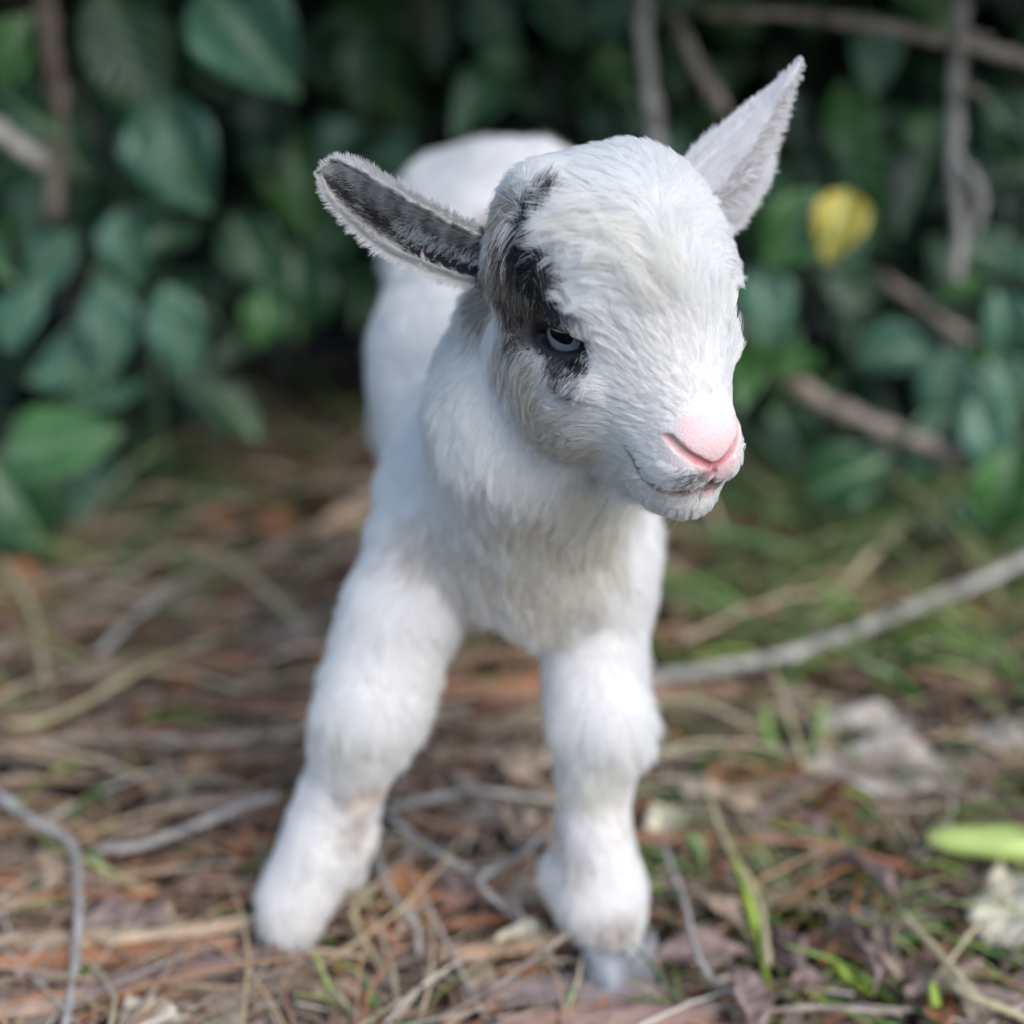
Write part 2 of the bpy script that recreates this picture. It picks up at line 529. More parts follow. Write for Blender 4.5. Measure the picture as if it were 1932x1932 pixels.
def straw(i):
    x, y = drifted(.7, 1.3)
    if x > 0 and random.random() < .6: x = -x
    a = random.gauss(0.35, 0.3) + (math.pi if random.random() < .5 else 0)
    L = random.uniform(.06, .16)
    d = Vector((math.cos(a), math.sin(a) * .8, random.uniform(.02, .2)))
    z0 = gz(x, y) + random.uniform(0.003, .02)
    path = [Vector((x, y, z0)) + d * L * t + Vector((0, 0, .015 * math.sin(math.pi * t))) for t in (0, .25, .5, .75, 1)]
    return path, random.uniform(.0012, .003), np.array(random.choice([(0.55, .46, .33), (0.45, .38, .27), (.36, .3, .22), (.36, .22, .14), (.3, .17, .11), (.14, .09, .07), (.1, .07, .055)])) * random.uniform(.6, 1.15), Vector((0, 0, 1))


def stem(i):
    x, y = drifted(.47, .8)
    if i < 44:
        f = ground_at(*((540, 1812) if i % 2 else (1150, 1862)))
        x, y = f[0] + random.uniform(-.022, .018), f[1] - random.uniform(.002, .016)
    a = random.uniform(0, 6.28)
    L = random.uniform(.03, .09)
    d = Vector((math.cos(a), math.sin(a), random.uniform(-.05, .35)))
    z0 = gz(x, y) + random.uniform(0.004, .018)
    sd = Vector((-d.y, d.x, 0)) * random.uniform(-.2, .2) * L
    path = [Vector((x, y, z0)) + d * L * t + sd * math.sin(math.pi * t) for t in (0, .25, .5, .75, 1)]
    return path, random.uniform(.0007, .0016), np.array(random.choice([(0.5, .42, .3), (.42, .36, .28), (.4, .28, .2), (.3, .25, .2)])) * random.uniform(.7, 1.15), Vector((0, 0, 1))


tag(ribbons('dry_stalks', 420, stem, M_LITTER), 'pale broken stalks scattered over the needles near the camera', 'dry stalks', kind='stuff')
tag(ribbons('dry_straw', 480, straw, M_LITTER), 'pale dry straw stems strewn over the ground by the shrub', 'straw', kind='stuff')


def blade(i):
    while True:
        x, y = rand_ground(.5, 1.5)
        u = 966 + x / (y * TAN) * 966
        p = 0.12 + 0.75 * (u > 1250) + .2 * (u < 640) * (y > .72)
        if 560 < u < 1250 and y < .8: p = .06
        if random.random() < p * (.1 + 1.3 * drift(x * 1.3 + 5, y * 1.3)): break
    # blades come in tufts
    rr = random.Random(int(x * 25) * 131 + int(y * 18))
    x += rr.uniform(-.02, .02)
    L = random.uniform(.02, .06) * (1.4 if y > .8 else 1)
    a = random.uniform(0, 6.28)
    ln = random.uniform(.2, 1.1)
    d = Vector((math.cos(a) * ln, math.sin(a) * ln, 1)).normalized()
    z0 = gz(x, y)
    path = [Vector((x, y, z0)) + d * L * t + Vector((math.cos(a), math.sin(a), -.6)) * L * .45 * t * t for t in (0, .25, .5, .75, 1)]
    rgb = np.array(random.choice([(.1, .2, .05), (.17, .32, .08), (.26, .38, .08), (.09, .17, .08), (.32, .36, .14)])) * random.uniform(.7, 1.25)
    return path, random.uniform(.0009, .0026) * (1.3 if y > .8 else 1), rgb, Vector((-math.sin(a), math.cos(a), 0.2))


tag(ribbons('grass', 2300, blade, M_GRASS), 'sparse green grass blades growing up through the pine needles', 'grass', kind='stuff')



def tall(i):
    while True:
        y = random.uniform(.98, 1.25)
        u = random.uniform(1380, 2000) if random.random() < .85 else random.uniform(-60, 260)
        x = (u - 966) / 966 * TAN * y
        if drift(x * 2 + 1, y * 2) > .35: break
    a = random.gauss(0, 1.0) + (math.pi if random.random() < .5 else 0)
    L = random.uniform(.05, .15)
    ln = random.uniform(.2, 1.3)
    d = Vector((math.cos(a) * ln, math.sin(a) * ln, 1)).normalized()
    path = [Vector((x, y, gz(x, y))) + d * L * t + Vector((math.cos(a), math.sin(a) * .5, -.7)) * L * .4 * t * t for t in (0, .2, .4, .6, .8, 1)]
    rgb = np.array(random.choice([(.07, .16, .05), (.1, .22, .08), (.14, .27, .1), (.2, .27, .1), (.38, .36, .2)])) * random.uniform(.7, 1.2)
    return path, random.uniform(.0018, .0038), rgb, Vector((-math.sin(a), math.cos(a), 0.2))


tag(ribbons('tall_grass', 260, tall, M_GRASS), 'longer soft green grass blades at the foot of the shrub', 'tall grass', kind='stuff')

# small crumbs of bark and leaf, too many to count
CV, CF, CC = [], [], []
for i in range(4500):
    x, y = rand_ground()
    s = random.uniform(.002, .010)
    rot = Matrix.Rotation(random.uniform(0, 6.28), 3, 'Z') @ Matrix.Rotation(random.gauss(0, .4), 3, 'X')
    c = Vector((x, y, float(gz(x, y)) + random.uniform(0.0, .008)))
    rgb = (.3 + 1.1 * drift(x, y)) * np.array(random.choice([(.06, .04, .03), (.12, .08, .06), (.2, .13, .1), (.3, .2, .15), (.33, .28, .24), (.03, .022, .02), (.03, .022, .02)])) * random.uniform(.7, 1.2)
    l, w, h = s * random.uniform(1, 2.4), s, s * .25
    vs = [Vector((sx * l * random.uniform(.7, 1), sy * w * random.uniform(.6, 1), sz * h)) for sx in (-1, 1) for sy in (-1, 1) for sz in (-1, 1)]
    b0 = len(CV)
    CV.extend(c + rot @ v for v in vs); CC.extend([rgb] * 8)
    CF.extend([tuple(b0 + k for k in f) for f in ((0, 1, 3, 2), (4, 6, 7, 5), (0, 4, 5, 1), (2, 3, 7, 6), (0, 2, 6, 4), (1, 5, 7, 3))])
o = mesh_ob('leaf_litter', CV, CF, M_CHIP, smooth=False)
set_col(o.data, 'tint', np.array(CC))
tag(o, 'small dark crumbs of bark and leaf between the pine needles', 'leaf litter', kind='stuff')

# ------------------------------------------------------------------ dead leaves, twigs, chips one can pick out
DM = {k: [leaf_mesh('dead_leaf', m, .38 + .14 * q, .5 - .25 * q, .5 - .2 * q, seed=q + 3, wave=.06) for q in range(3)] for k, m in M_DEAD.items()}


def dead_leaf(u, v, L, an, kind, q, label, group=None, roll=0.0, z=.012, name='dead_leaf', tilt=0.0):
    c = ground_at(u, v, z)
    s = float((c - CP) @ FW) * TAN / 966
    o = bpy.data.objects.new(name, DM[kind][q])
    COL.objects.link(o)
    d = Vector((math.cos(R(an)), math.sin(R(an)) * 1.25, tilt)).normalized()
    nrm = Vector((math.sin(roll) * -d.y, math.sin(roll) * d.x - .25, math.cos(roll)))
    size = L * s
    o.matrix_world = look_mat(Vector(c) - d * size * .5, d, nrm, size)
    return tag(o, label, 'dead leaf', group)


dead_leaf(1905, 1700, 270, 75, 'cream', 2, 'large pale cream fallen leaf at the right edge below the bright green pod', z=.02, roll=.3)
dead_leaf(275, 1925, 200, 125, 'cream', 2, 'cream coloured fallen leaf with a rounded end at the bottom left edge', z=.018)
dead_leaf(1690, 1465, 330, -12, 'grey', 1, 'wide pale grey flattened leaf on the ground to the right of the far front leg', z=.014)
dead_leaf(1640, 1375, 220, 5, 'grey', 0, 'narrow pale grey leaf lying just behind the wide flattened one', z=.012)
dead_leaf(1625, 1790, 190, -70, 'mauve', 0, 'curled mauve brown leaf standing on edge in front of the pale stem', z=.02, roll=.7)
dead_leaf(1680, 1780, 150, -105, 'tan', 0, 'curled pinkish tan leaf beside the mauve one', z=.022, roll=-.7)
dead_leaf(1405, 1890, 230, -85, 'mauve', 0, 'long rolled dark mauve leaf at the bottom right of the kid', z=.02, roll=.5)
dead_leaf(1355, 1720, 170, -35, 'tan', 0, 'arched tan leaf with a green edge right of the far hoof', z=.018, roll=.4)
dead_leaf(1330, 1795, 190, 10, 'mauve', 1, 'flat mauve brown leaf lying right of the far hoof', z=.012)
dead_leaf(1640, 1650, 170, -50, 'mauve', 0, 'pointed brown leaf folded along its vein above the curled mauve leaf', z=.02, roll=.6)
dead_leaf(970, 1440, 150, 130, 'tan', 1, 'crumpled tan leaf seen between the front legs', z=.014)
dead_leaf(975, 1535, 140, 100, 'tan', 0, 'narrow tan leaf below the crumpled one between the front legs', z=.02, roll=.4)
dead_leaf(1000, 1770, 160, 25, 'cream', 0, 'pale buff leaf touching the far hoof on its left side', z=.014, roll=.2)
dead_leaf(230, 1730, 170, 10, 'mauve', 2, 'rounded mauve grey leaf behind the orange bark at the lower left', z=.016)
dead_leaf(95, 1640, 120, -70, 'tan', 1, 'small rounded pinkish leaf by the forked twig at the left', z=.018, roll=.5)
dead_leaf(1900, 1400, 160, -20, 'grey', 1, 'pale grey leaf at the right edge above the green pod', z=.014)
dead_leaf(350, 1285, 90, 5, 'rust', 1, 'small rust coloured leaf left of the near front knee', z=.02)
dead_leaf(1260, 1545, 150, 60, 'cream', 1, 'buff leaf just right of the far front leg', z=.012)

WHERE = [((-60, 330, 1560, 2000), 'in the bottom left corner'), ((330, 700, 1800, 2000), 'in front of the near front hoof'), ((-60, 480, 1330, 1800), 'left of the near front foot'),
         ((700, 1030, 1330, 1800), 'between the front feet'), ((700, 1250, 1800, 2000), 'below the far front hoof'), ((1250, 1600, 1560, 2000), 'right of the far front hoof'),
         ((1600, 2000, 1560, 2000), 'in the bottom right corner'), ((1030, 2000, 1270, 1560), 'right of the far front knee'), ((480, 1030, 1270, 2000), 'beside the near front leg'),
         ((-60, 620, 900, 1330), 'on the far ground at the left'), ((620, 1260, 900, 1330), 'on the ground behind the legs'), ((1260, 2000, 900, 1330), 'near the long grey stick')]
LOOSE = []
NUM = ['', 'second ', 'third ', 'fourth ', 'fifth ', 'sixth ', 'seventh ', 'eighth ', 'ninth ', 'tenth ', 'eleventh ', 'twelfth ', 'thirteenth ', 'fourteenth ', 'fifteenth ', 'sixteenth ', 'seventeenth ', 'eighteenth ', 'nineteenth ', 'twentieth ']


def label_loose():
    groups = {}
    for o, u, v, what in LOOSE:
        for (a, b, c, d), w in WHERE:
            if a <= u < b and c <= v < d: break
        else: w = 'at the edge of the litter'
        groups.setdefault((what, w), []).append((u, o))
    for (what, w), L in groups.items():
        L.sort(key=lambda t: t[0])
        for i, (u, o) in enumerate(L):
            if len(L) == 1: o['label'] = 'the one small %s lying %s' % (what, w)
            else:
                n = 'leftmost ' if i == 0 else ('rightmost ' if i == len(L) - 1 else NUM[min(i, 19)])
                tail = '' if i in (0, len(L) - 1) else ' from the left'
                o['label'] = '%s%s%s lying %s' % (n, 'small ' + what, tail, w)


GL = {'tan': 'small tan dead leaf half buried in the pine needles', 'mauve': 'small mauve brown dead leaf lying in the pine needles',
      'rust': 'small rust red dead leaf lying in the pine needles', 'brown': 'small dark brown dead leaf lying in the pine needles', 'grey': 'small faded grey dead leaf lying in the pine needles'}
placed = 0
while placed < 235:
    far = placed >= 165
    u = random.uniform(-40, 1970); v = random.uniform(930, 1270) if far else 1000 + 950 * random.random() ** .8
    if 480 < u < 700 and 1600 < v < 1830: continue
    if 1030 < u < 1250 and 1700 < v < 1880: continue
    kind = random.choice(['tan', 'mauve', 'rust', 'rust', 'brown', 'brown'] if far else ['tan', 'tan', 'mauve', 'mauve', 'rust', 'brown', 'brown', 'grey'])
    o = dead_leaf(u, v, random.uniform(90, 190) if far else random.uniform(70, 160), random.uniform(0, 360), kind, random.randrange(3), GL[kind], kind + ' dead leaves in the pine needles', roll=random.uniform(-.7, .7), z=random.uniform(.003, .014), tilt=random.uniform(-.2, .5) if far else random.uniform(-.2, .2))
    LOOSE.append((o, u, v, {'tan': 'tan dead leaf', 'mauve': 'mauve dead leaf', 'rust': 'rust dead leaf', 'brown': 'brown dead leaf', 'grey': 'grey dead leaf'}[kind]))
    placed += 1


def chip(u, v, L, W, an, rgb, label, group=None, z=.01, H=.004, tilt=0.0, name='bark_chip'):
    c = ground_at(u, v, z); s = float((c - CP) @ FW) * TAN / 966
    n = 9
    V, F = [], []
    for k in range(n):
        t = -0.5 + k / (n - 1)
        w = W * s * (.5 - .28 * abs(t * 2) ** 3) * random.uniform(.82, 1.12)
        for (a, b) in ((-1, 0), (-.8, 1), (-.1, 1.25), (.75, .95), (1, 0), (0, -.6)):
            V.append((t * L * s + random.uniform(-.001, .001), a * w, b * H + tilt * t * L * s + random.uniform(-.0005, .0005)))
    for k in range(n - 1):
        for q in range(6):
            F.append((k * 6 + q, k * 6 + (q + 1) % 6, k * 6 + 6 + (q + 1) % 6, k * 6 + 6 + q))
    F.append(tuple(range(6))[::-1]); F.append(tuple((n - 1) * 6 + q for q in range(6)))
    o = mesh_ob(name, V, F, M_CHIP, smooth=False)
    set_col(o.data, 'tint', np.tile(np.array(rgb), (len(V), 1)) * np.random.default_rng(int(abs(u))).uniform(.75, 1.2, (len(V), 1)))
    o.location = Vector(c); o.rotation_euler = (0, 0, R(an))
    return tag(o, label, 'bark', group)


chip(1085, 1880, 330, 80, -2, (.27, .21, .2), 'flat mauve grey slab of bark in front of the far hoof', z=.006, H=.006)
chip(1150, 1925, 420, 50, 3, (.3, .2, .17), 'long reddish grey bark slab along the bottom edge', z=.01)
chip(330, 1765, 380, 30, 14, (.5, .38, .26), 'long straw coloured strip slanting towards the near front hoof', z=.014)
chip(110, 1775, 300, 34, 6, (.42, .32, .22), 'long tan strip at the left edge behind the orange bark', z=.012)
chip(180, 1805, 520, 50, 8, (.38, .18, .1), 'long orange bark strip at the lower left', z=.012)
chip(330, 1840, 360, 60, 20, (.25, .17, .15), 'brown grey bark strip behind the cream leaf at the lower left', z=.012)
chip(60, 1900, 190, 60, 15, (.38, .27, .2), 'broken tan piece of bark in the bottom left corner', z=.012)
chip(960, 1790, 260, 40, 14, (.45, .3, .2), 'tan splinter of bark left of the far hoof', z=.012)
chip(1200, 1310, 560, 45, 6, (.3, .17, .13), 'long reddish bark strip behind the far front leg', z=.008)
chip(960, 1295, 300, 40, 10, (.36, .16, .09), 'orange brown bark strip seen between the front legs', z=.012)
chip(470, 1330, 300, 60, -12, (.33, .15, .09), 'rust coloured bark strip left of the near front leg', z=.014)
placed = 0
while placed < 70:
    u = random.uniform(-40, 1970); v = 1150 + 790 * random.random()
    if 480 < u < 700 and 1600 < v < 1840: continue
    if 1030 < u < 1250 and 1700 < v < 1880: continue
    if 1700 < u and 1500 < v < 1800: continue
    orange = random.random() < .5
    rgb = np.array((.36, .2, .13) if orange else (.28, .21, .18)) * random.uniform(.6, 1.2)
    o = chip(u, v, random.uniform(100, 260), random.uniform(18, 45), random.gauss(10, 35), rgb,
         'small orange brown bark splinter among the pine needles' if orange else 'small grey brown bark splinter among the pine needles',
         ('orange' if orange else 'grey') + ' bark splinters among the needles', z=random.uniform(.002, .01), H=.003, tilt=random.uniform(-.08, .08))
    LOOSE.append((o, u, v, 'orange bark splinter' if orange else 'grey bark splinter'))
    placed += 1
label_loose()


def twig(pts, r0, r1, label, mat=M_BARKG, cat='twig', name='twig', forks=(), **kw):
    P = [Vector(ground_at(u, v, z)) for (u, v, z) in pts]
    o = tube(name, [p - P[0] for p in P], r0, r1, mat, **kw)
    o.location = P[0]
    for f in forks:
        Q = [Vector(ground_at(u, v, z)) - P[0] for (u, v, z) in f]
        tube('side_shoot', Q, r1 * 1.0, r1 * .7, mat, parent=o)
    return tag(o, label, cat)


twig([(1990, 1030, .05), (1860, 1090, .045), (1700, 1155, .035), (1500, 1230, .025), (1330, 1265, .02), (1180, 1290, .015), (1040, 1330, .01)], .0042, .004, 'long grey stick running from the right edge to behind the far front leg', k=8)
twig([(-30, 1480, .03), (60, 1545, .03), (135, 1592, .028), (148, 1680, .028), (145, 1800, .02), (120, 1950, .015)], .0026, .0017, 'thin pale grey twig bending down the left edge of the photo')
twig([(190, 1602, .02), (260, 1597, .022), (340, 1568, .024), (440, 1528, .026), (520, 1500, .02)], .002, .0022, 'curved grey brown twig left of the near front leg')
twig([(735, 1522, .02), (800, 1510, .024), (880, 1492, .028), (960, 1498, .026), (1060, 1512, .02)], .0022, .0018, 'grey twig lying across between the front legs')
twig([(725, 1530, .022), (790, 1585, .024), (850, 1625, .026), (885, 1640, .022)], .0016, .0022, 'short broken twig with a pale end between the front legs')
twig([(1030, 1570, .03), (970, 1620, .028), (905, 1660, .026), (950, 1710, .018), (990, 1745, .012)], .0014, .0018, 'bent V shaped twig between the front legs')
twig([(705, 1600, .025), (740, 1690, .022), (785, 1745, .016), (790, 1810, .008)], .0017, .0015, 'thin grey twig right of the near front foot')
twig([(735, 1650, .02), (680, 1700, .02), (670, 1740, .016), (740, 1860, .008)], .0014, .0018, 'pale forked stem curving below the near front foot', mat=M_STRAWM)
twig([(1250, 1590, .03), (1290, 1700, .026), (1330, 1830, .02), (1410, 1890, .01)], .0013, .0013, 'long thin grey stem falling to the right of the far hoof')
twig([(1330, 1460, .04), (1360, 1570, .035), (1430, 1700, .025), (1450, 1820, .012)], .0012, .0016, 'straw coloured stem turning green at its foot right of the far leg', mat=M_STRAWM)
twig([(1715, 975, .03), (1650, 1040, .03), (1570, 1130, .02), (1540, 1180, .01)], .0034, .003, 'pale yellow stem slanting behind the long grey stick', mat=M_STRAWM)
twig([(1690, 900, .04), (1760, 970, .035), (1830, 1050, .03), (1880, 1130, .02)], .0028, .002, 'pale straw stem leaning right above the long grey stick', mat=M_STRAWM)
twig([(1780, 1845, .02), (1830, 1880, .022), (1900, 1905, .02), (1950, 1930, .016)], .002, .002, 'short pale stem in the bottom right corner', mat=M_STRAWM)
twig([(1700, 1720, .028), (1790, 1820, .024), (1850, 1895, .02)], .0017, .0021, 'stout pale straw stem right of the curled mauve leaf', mat=M_STRAWM)
twig([(1850, 1735, .028), (1800, 1800, .022), (1750, 1870, .012)], .0011, .0011, 'thin pinkish stem leading down from the large cream leaf', mat=M_STRAWM)
twig([(1260, 1885, .01), (1420, 1905, .018), (1560, 1900, .02), (1700, 1912, .016)], .0014, .0014, 'reddish needle stem along the bottom right edge', mat=M_BARK)
twig([(820, 1925, .014), (930, 1865, .022), (1060, 1770, .03), (1160, 1720, .036), (1220, 1650, .044)], .0012, .0008, 'thin reddish stem rising in front of the far hoof', mat=M_BARK)
twig([(0, 1050, .03), (60, 1150, .03), (90, 1300, .02)], .003, .002, 'upright dry stem at the left edge', mat=M_STRAWM)
twig([(10, 1370, .03), (110, 1350, .03), (290, 1250, .03), (420, 1200, .02)], .0022, .0026, 'pale straw stem slanting across the left side', mat=M_STRAWM)
twig([(60, 1400, .02), (200, 1392, .022), (380, 1400, .022), (560, 1380, .02)], .003, .003, 'dark grey stick lying level left of the near front knee', mat=M_BARK)
twig([(180, 1240, .02), (260, 1160, .03), (350, 1090, .03)], .0028, .0022, 'grey twig pointing back under the shrub at the left', mat=M_BARKG)
twig([(340, 1040, .02), (430, 1060, .03), (520, 1130, .03), (580, 1200, .02)], .003, .003, 'tan stem behind the near front leg', mat=M_STRAWM)
twig([(1450, 1240, .05), (1480, 1330, .04), (1520, 1450, .03)], .0012, .0016, 'thin upright stalk right of the far front knee', mat=M_STRAWM)

# bright green pod at the right edge
c = Vector(ground_at(1905, 1592, .022))
V, F = [], []
s = float((np.array(c) - CP) @ FW) * TAN / 966
nr, ns_ = 22, 14
for i in range(nr + 1):
    t = i / nr
    r = 41 * s * max(0.02, math.sin(math.pi * (0.03 + .94 * t))) ** .42 * (1 + .05 * math.sin(t * 17))
    for k in range(ns_):
        a = 2 * math.pi * k / ns_
        V.append(((t - .5) * 300 * s, math.cos(a) * r, math.sin(a) * r * .8 - .004 * (t - .5) ** 2))
for i in range(nr):
    for k in range(ns_):
        F.append((i * ns_ + k, i * ns_ + (k + 1) % ns_, (i + 1) * ns_ + (k + 1) % ns_, (i + 1) * ns_ + k))
pod = mesh_ob('seed_pod', V, F, M_POD)
pod.location = c; pod.rotation_euler = (0, 0, R(-9))
tag(pod, 'bright yellow green pod lying on the litter at the right edge', 'seed pod')

# green blades that stand out singly
def green_blade(pts, w, rgb, label):
    P = [Vector(ground_at(u, v, z)) for (u, v, z) in pts]
    path = smooth_path([p - P[0] for p in P], 4)
    Vv, Ff = [], []
    n = len(path)
    for k, p in enumerate(path):
        tg = path[min(k + 1, n - 1)] - path[max(k - 1, 0)]
        a = tg.cross(Vector((0, 1, .4))).normalized(); b = a.cross(tg).normalized()
        ww = w * (math.sin(math.pi * (.12 + .86 * k / (n - 1))) ** .6)
        Vv += [p - a * ww, p + b * ww * .35, p + a * ww, p - b * ww * .15]
    for k in range(n - 1):
        for q in range(4):
            Ff.append((k * 4 + q, k * 4 + (q + 1) % 4, k * 4 + 4 + (q + 1) % 4, k * 4 + 4 + q))
    o = mesh_ob('grass_blade', Vv, Ff, M_GRASS)
    set_col(o.data, 'tint', np.tile(np.array(rgb), (len(Vv), 1)))
    o.location = P[0]
    return tag(o, label, 'grass blade')


green_blade([(1450, 1870, .0), (1430, 1770, .015), (1405, 1680, .03), (1385, 1610, .036)], .0024, (.3, .42, .05), 'tall yellow green blade standing right of the far hoof')
green_blade([(1650, 1880, .0), (1590, 1840, .012), (1560, 1780, .018)], .0028, (.28, .4, .05), 'short bright yellow green blade left of the mauve leaf')
green_blade([(1775, 1960, .0), (1765, 1900, .012), (1758, 1850, .02)], .0028, (.3, .42, .06), 'yellow green blade at the bottom right edge')
green_blade([(1330, 1660, .0), (1320, 1610, .01), (1298, 1570, .02)], .0042, (.2, .36, .12), 'broad soft green blade tip right of the far leg')
green_blade([(205, 1680, .005), (185, 1630, .015), (168, 1590, .022)], .0032, (.15, .32, .14), 'small upright green blade by the curved twig at the left')
green_blade([(660, 1950, .0), (625, 1880, .012), (590, 1790, .03)], .0021, (.28, .34, .09), 'yellow green blade under the near front hoof')
green_blade([(720, 1930, .0), (700, 1890, .01), (695, 1850, .02)], .003, (.13, .26, .09), 'dark green blade at the bottom centre left')
green_blade([(1050, 1950, .0), (1070, 1900, .01), (1085, 1865, .016)], .003, (.13, .26, .08), 'green blade in front of the bark slab')
green_blade([(1480, 1460, .0), (1450, 1400, .02), (1440, 1330, .04)], .0035, (.2, .34, .08), 'broad green blade right of the far front knee')
green_blade([(1520, 1480, .0), (1540, 1400, .02), (1560, 1310, .045)], .003, (.22, .32, .12), 'pale green blade leaning right behind the litter')
green_blade([(1560, 1215, .03), (1620, 1250, .03), (1700, 1285, .02)], .0045, (.15, .26, .12), 'wide dull green blade lying under the long grey stick')

#GOAT
# ------------------------------------------------------------------ the kid goat
goat = bpy.data.objects.new('kid_goat', None)
COL.objects.link(goat)
goat.location = (0.0, 0.62, 0.0)
tag(goat, 'newborn white kid goat with black patch above its eye and pink nose, standing on litter', 'goat')
GO = np.array([0.0, 0.62, 0.0])


def rotm(y, p, r):
    cy, sy, cp, sp_, cr, sr = math.cos(y), math.sin(y), math.cos(p), math.sin(p), math.cos(r), math.sin(r)
    Z = np.array([[cy, -sy, 0], [sy, cy, 0], [0, 0, 1]])
    B = np.array([[0, 1, 0], [-1, 0, 0], [0, 0, 1.]])
    Y = np.array([[cp, 0, sp_], [0, 1, 0], [-sp_, 0, cp]])
    X = np.array([[1, 0, 0], [0, cr, -sr], [0, sr, cr]])
    return Z @ B @ Y @ X


HR = rotm(R(HEAD_YAW), R(HEAD_PITCH), R(HEAD_ROLL))      # head axes: x to the nose, y to the kid's left, z up
HT = np.array(HEAD_AT)
HS = 0.0104


def hw(p):                       # head cm -> world
    return np.asarray(p, float) * HS @ HR.T + HT


def hl(P):                       # world -> head cm
    return (P - HT) @ HR / HS


PR = []                          # primitives: (kind, frame, params, blend, sign, centre, reach)


def ell(c, r, k=.6, sign=1, frame='h', rot=None):
    c = np.array(c, float); r = np.array(r, float)
    cw = hw(c) if frame == 'h' else c
    sc = HS if frame == 'h' else 1
    PR.append(('e', frame, (c, r, rot), k, sign, cw, (r.max() + 2.2 * k) * sc + .004))


def cone(a, b, ra, rb, k=.6, sign=1, frame='h', flat=(1, 1, 1)):
    a = np.array(a, float); b = np.array(b, float)
    m = (a + b) / 2
    cw = hw(m) if frame == 'h' else m
    sc = HS if frame == 'h' else 1
    PR.append(('c', frame, (a, b, ra, rb), k, sign, cw, (np.linalg.norm(b - a) / 2 + max(ra, rb) + 2.2 * k) * sc + .004))


def sdf_prim(P, kind, frame, q):
    X = hl(P) if frame == 'h' else P
    if kind == 'e':
        c, r, rot = q
        d = X - c
        if rot is not None: d = d @ rot
        k0 = np.linalg.norm(d / r, axis=-1); k1 = np.linalg.norm(d / (r * r), axis=-1)
        s = k0 * (k0 - 1) / np.maximum(k1, 1e-9)
    else:
        a, b, ra, rb = q
        pa = X - a; ba = b - a
        h = np.clip((pa @ ba) / (ba @ ba), 0, 1)
        s = np.linalg.norm(pa - h[..., None] * ba, axis=-1) - (ra + (rb - ra) * h)
    return s * (HS if frame == 'h' else 1)


def field(lo, hi, vox):
    n = np.ceil((hi - lo) / vox).astype(int) + 1
    ax = [lo[i] + np.arange(n[i]) * vox for i in range(3)]
    D = np.full(n, 0.03, np.float64)
    for kind, frame, q, k, sign, cw, reach in PR:
        i0 = [max(0, int((cw[i] - reach - lo[i]) / vox)) for i in range(3)]
        i1 = [min(n[i], int((cw[i] + reach - lo[i]) / vox) + 2) for i in range(3)]
        if any(i1[i] <= i0[i] for i in range(3)): continue
        G = np.stack(np.meshgrid(*[ax[i][i0[i]:i1[i]] for i in range(3)], indexing='ij'), -1)
        s = sdf_prim(G, kind, frame, q)
        kk = k * (HS if frame == 'h' else 1)
        sub = D[i0[0]:i1[0], i0[1]:i1[1], i0[2]:i1[2]]
        if sign > 0:
            h = np.clip(.5 + .5 * (s - sub) / kk, 0, 1)
            D[i0[0]:i1[0], i0[1]:i1[1], i0[2]:i1[2]] = s * (1 - h) + sub * h - kk * h * (1 - h)
        else:
            h = np.clip(.5 - .5 * (-s * -1 * -1 + -sub * -1 * -1) / kk, 0, 1) if False else np.clip(.5 + .5 * (-s - sub) / -kk * -1, 0, 1)
            # smooth max(sub, -s)
            D[i0[0]:i1[0], i0[1]:i1[1], i0[2]:i1[2]] = sub * (1 - h) + (-s) * h + kk * h * (1 - h)
    return D


def surface_nets(D, lo, vox):
    S = D < 0
    nx, ny, nz = D.shape
    c = [S[i:nx - 1 + i, j:ny - 1 + j, k:nz - 1 + k] for i in (0, 1) for j in (0, 1) for k in (0, 1)]
    cnt = sum(x.astype(np.int8) for x in c)
    act = (cnt > 0) & (cnt < 8)
    idx = np.argwhere(act)
    ids = np.full(act.shape, -1, np.int64)
    ids[act] = np.arange(len(idx))
    acc = np.zeros((len(idx), 3)); w = np.zeros(len(idx))
    for a in range(3):
        o1, o2 = [x for x in range(3) if x != a]
        for p in (0, 1):
            for q in (0, 1):
                b0 = np.zeros(3, int); b0[o1] = p; b0[o2] = q
                b1 = b0.copy(); b1[a] = 1
                d0 = D[tuple((idx + b0).T)]; d1 = D[tuple((idx + b1).T)]
                m = (d0 < 0) != (d1 < 0)
                t = np.where(m, d0 / np.where(m, d0 - d1, 1), 0)
                pt = b0[None] + np.zeros((len(idx), 3)); pt[:, a] = t
                acc += pt * m[:, None]; w += m
    V = lo + (idx + acc / w[:, None]) * vox
    F = []
    for a in range(3):
        o1, o2 = (a + 1) % 3, (a + 2) % 3
        sl0 = [slice(None)] * 3; sl1 = [slice(None)] * 3
        sl0[a] = slice(0, -1); sl1[a] = slice(1, None)
        x0 = S[tuple(sl0)]; x1 = S[tuple(sl1)]
        e = np.argwhere(x0 != x1)
        e = e[(e[:, o1] > 0) & (e[:, o2] > 0) & (e[:, o1] < D.shape[o1] - 1) & (e[:, o2] < D.shape[o2] - 1)]
        inside = S[tuple(e.T)]
        u1 = np.zeros(3, int); u1[o1] = 1; u2 = np.zeros(3, int); u2[o2] = 1
        q = np.stack([ids[tuple((e - u1 - u2).T)], ids[tuple((e - u2).T)], ids[tuple(e.T)], ids[tuple((e - u1).T)]], 1)
        q[~inside] = q[~inside][:, ::-1]
        F.append(q[(q >= 0).all(1)])
    return V, np.concatenate(F)


def S3(u, v, y, rpx):
    return at(u, v, y), rpx * px(u, v, y)


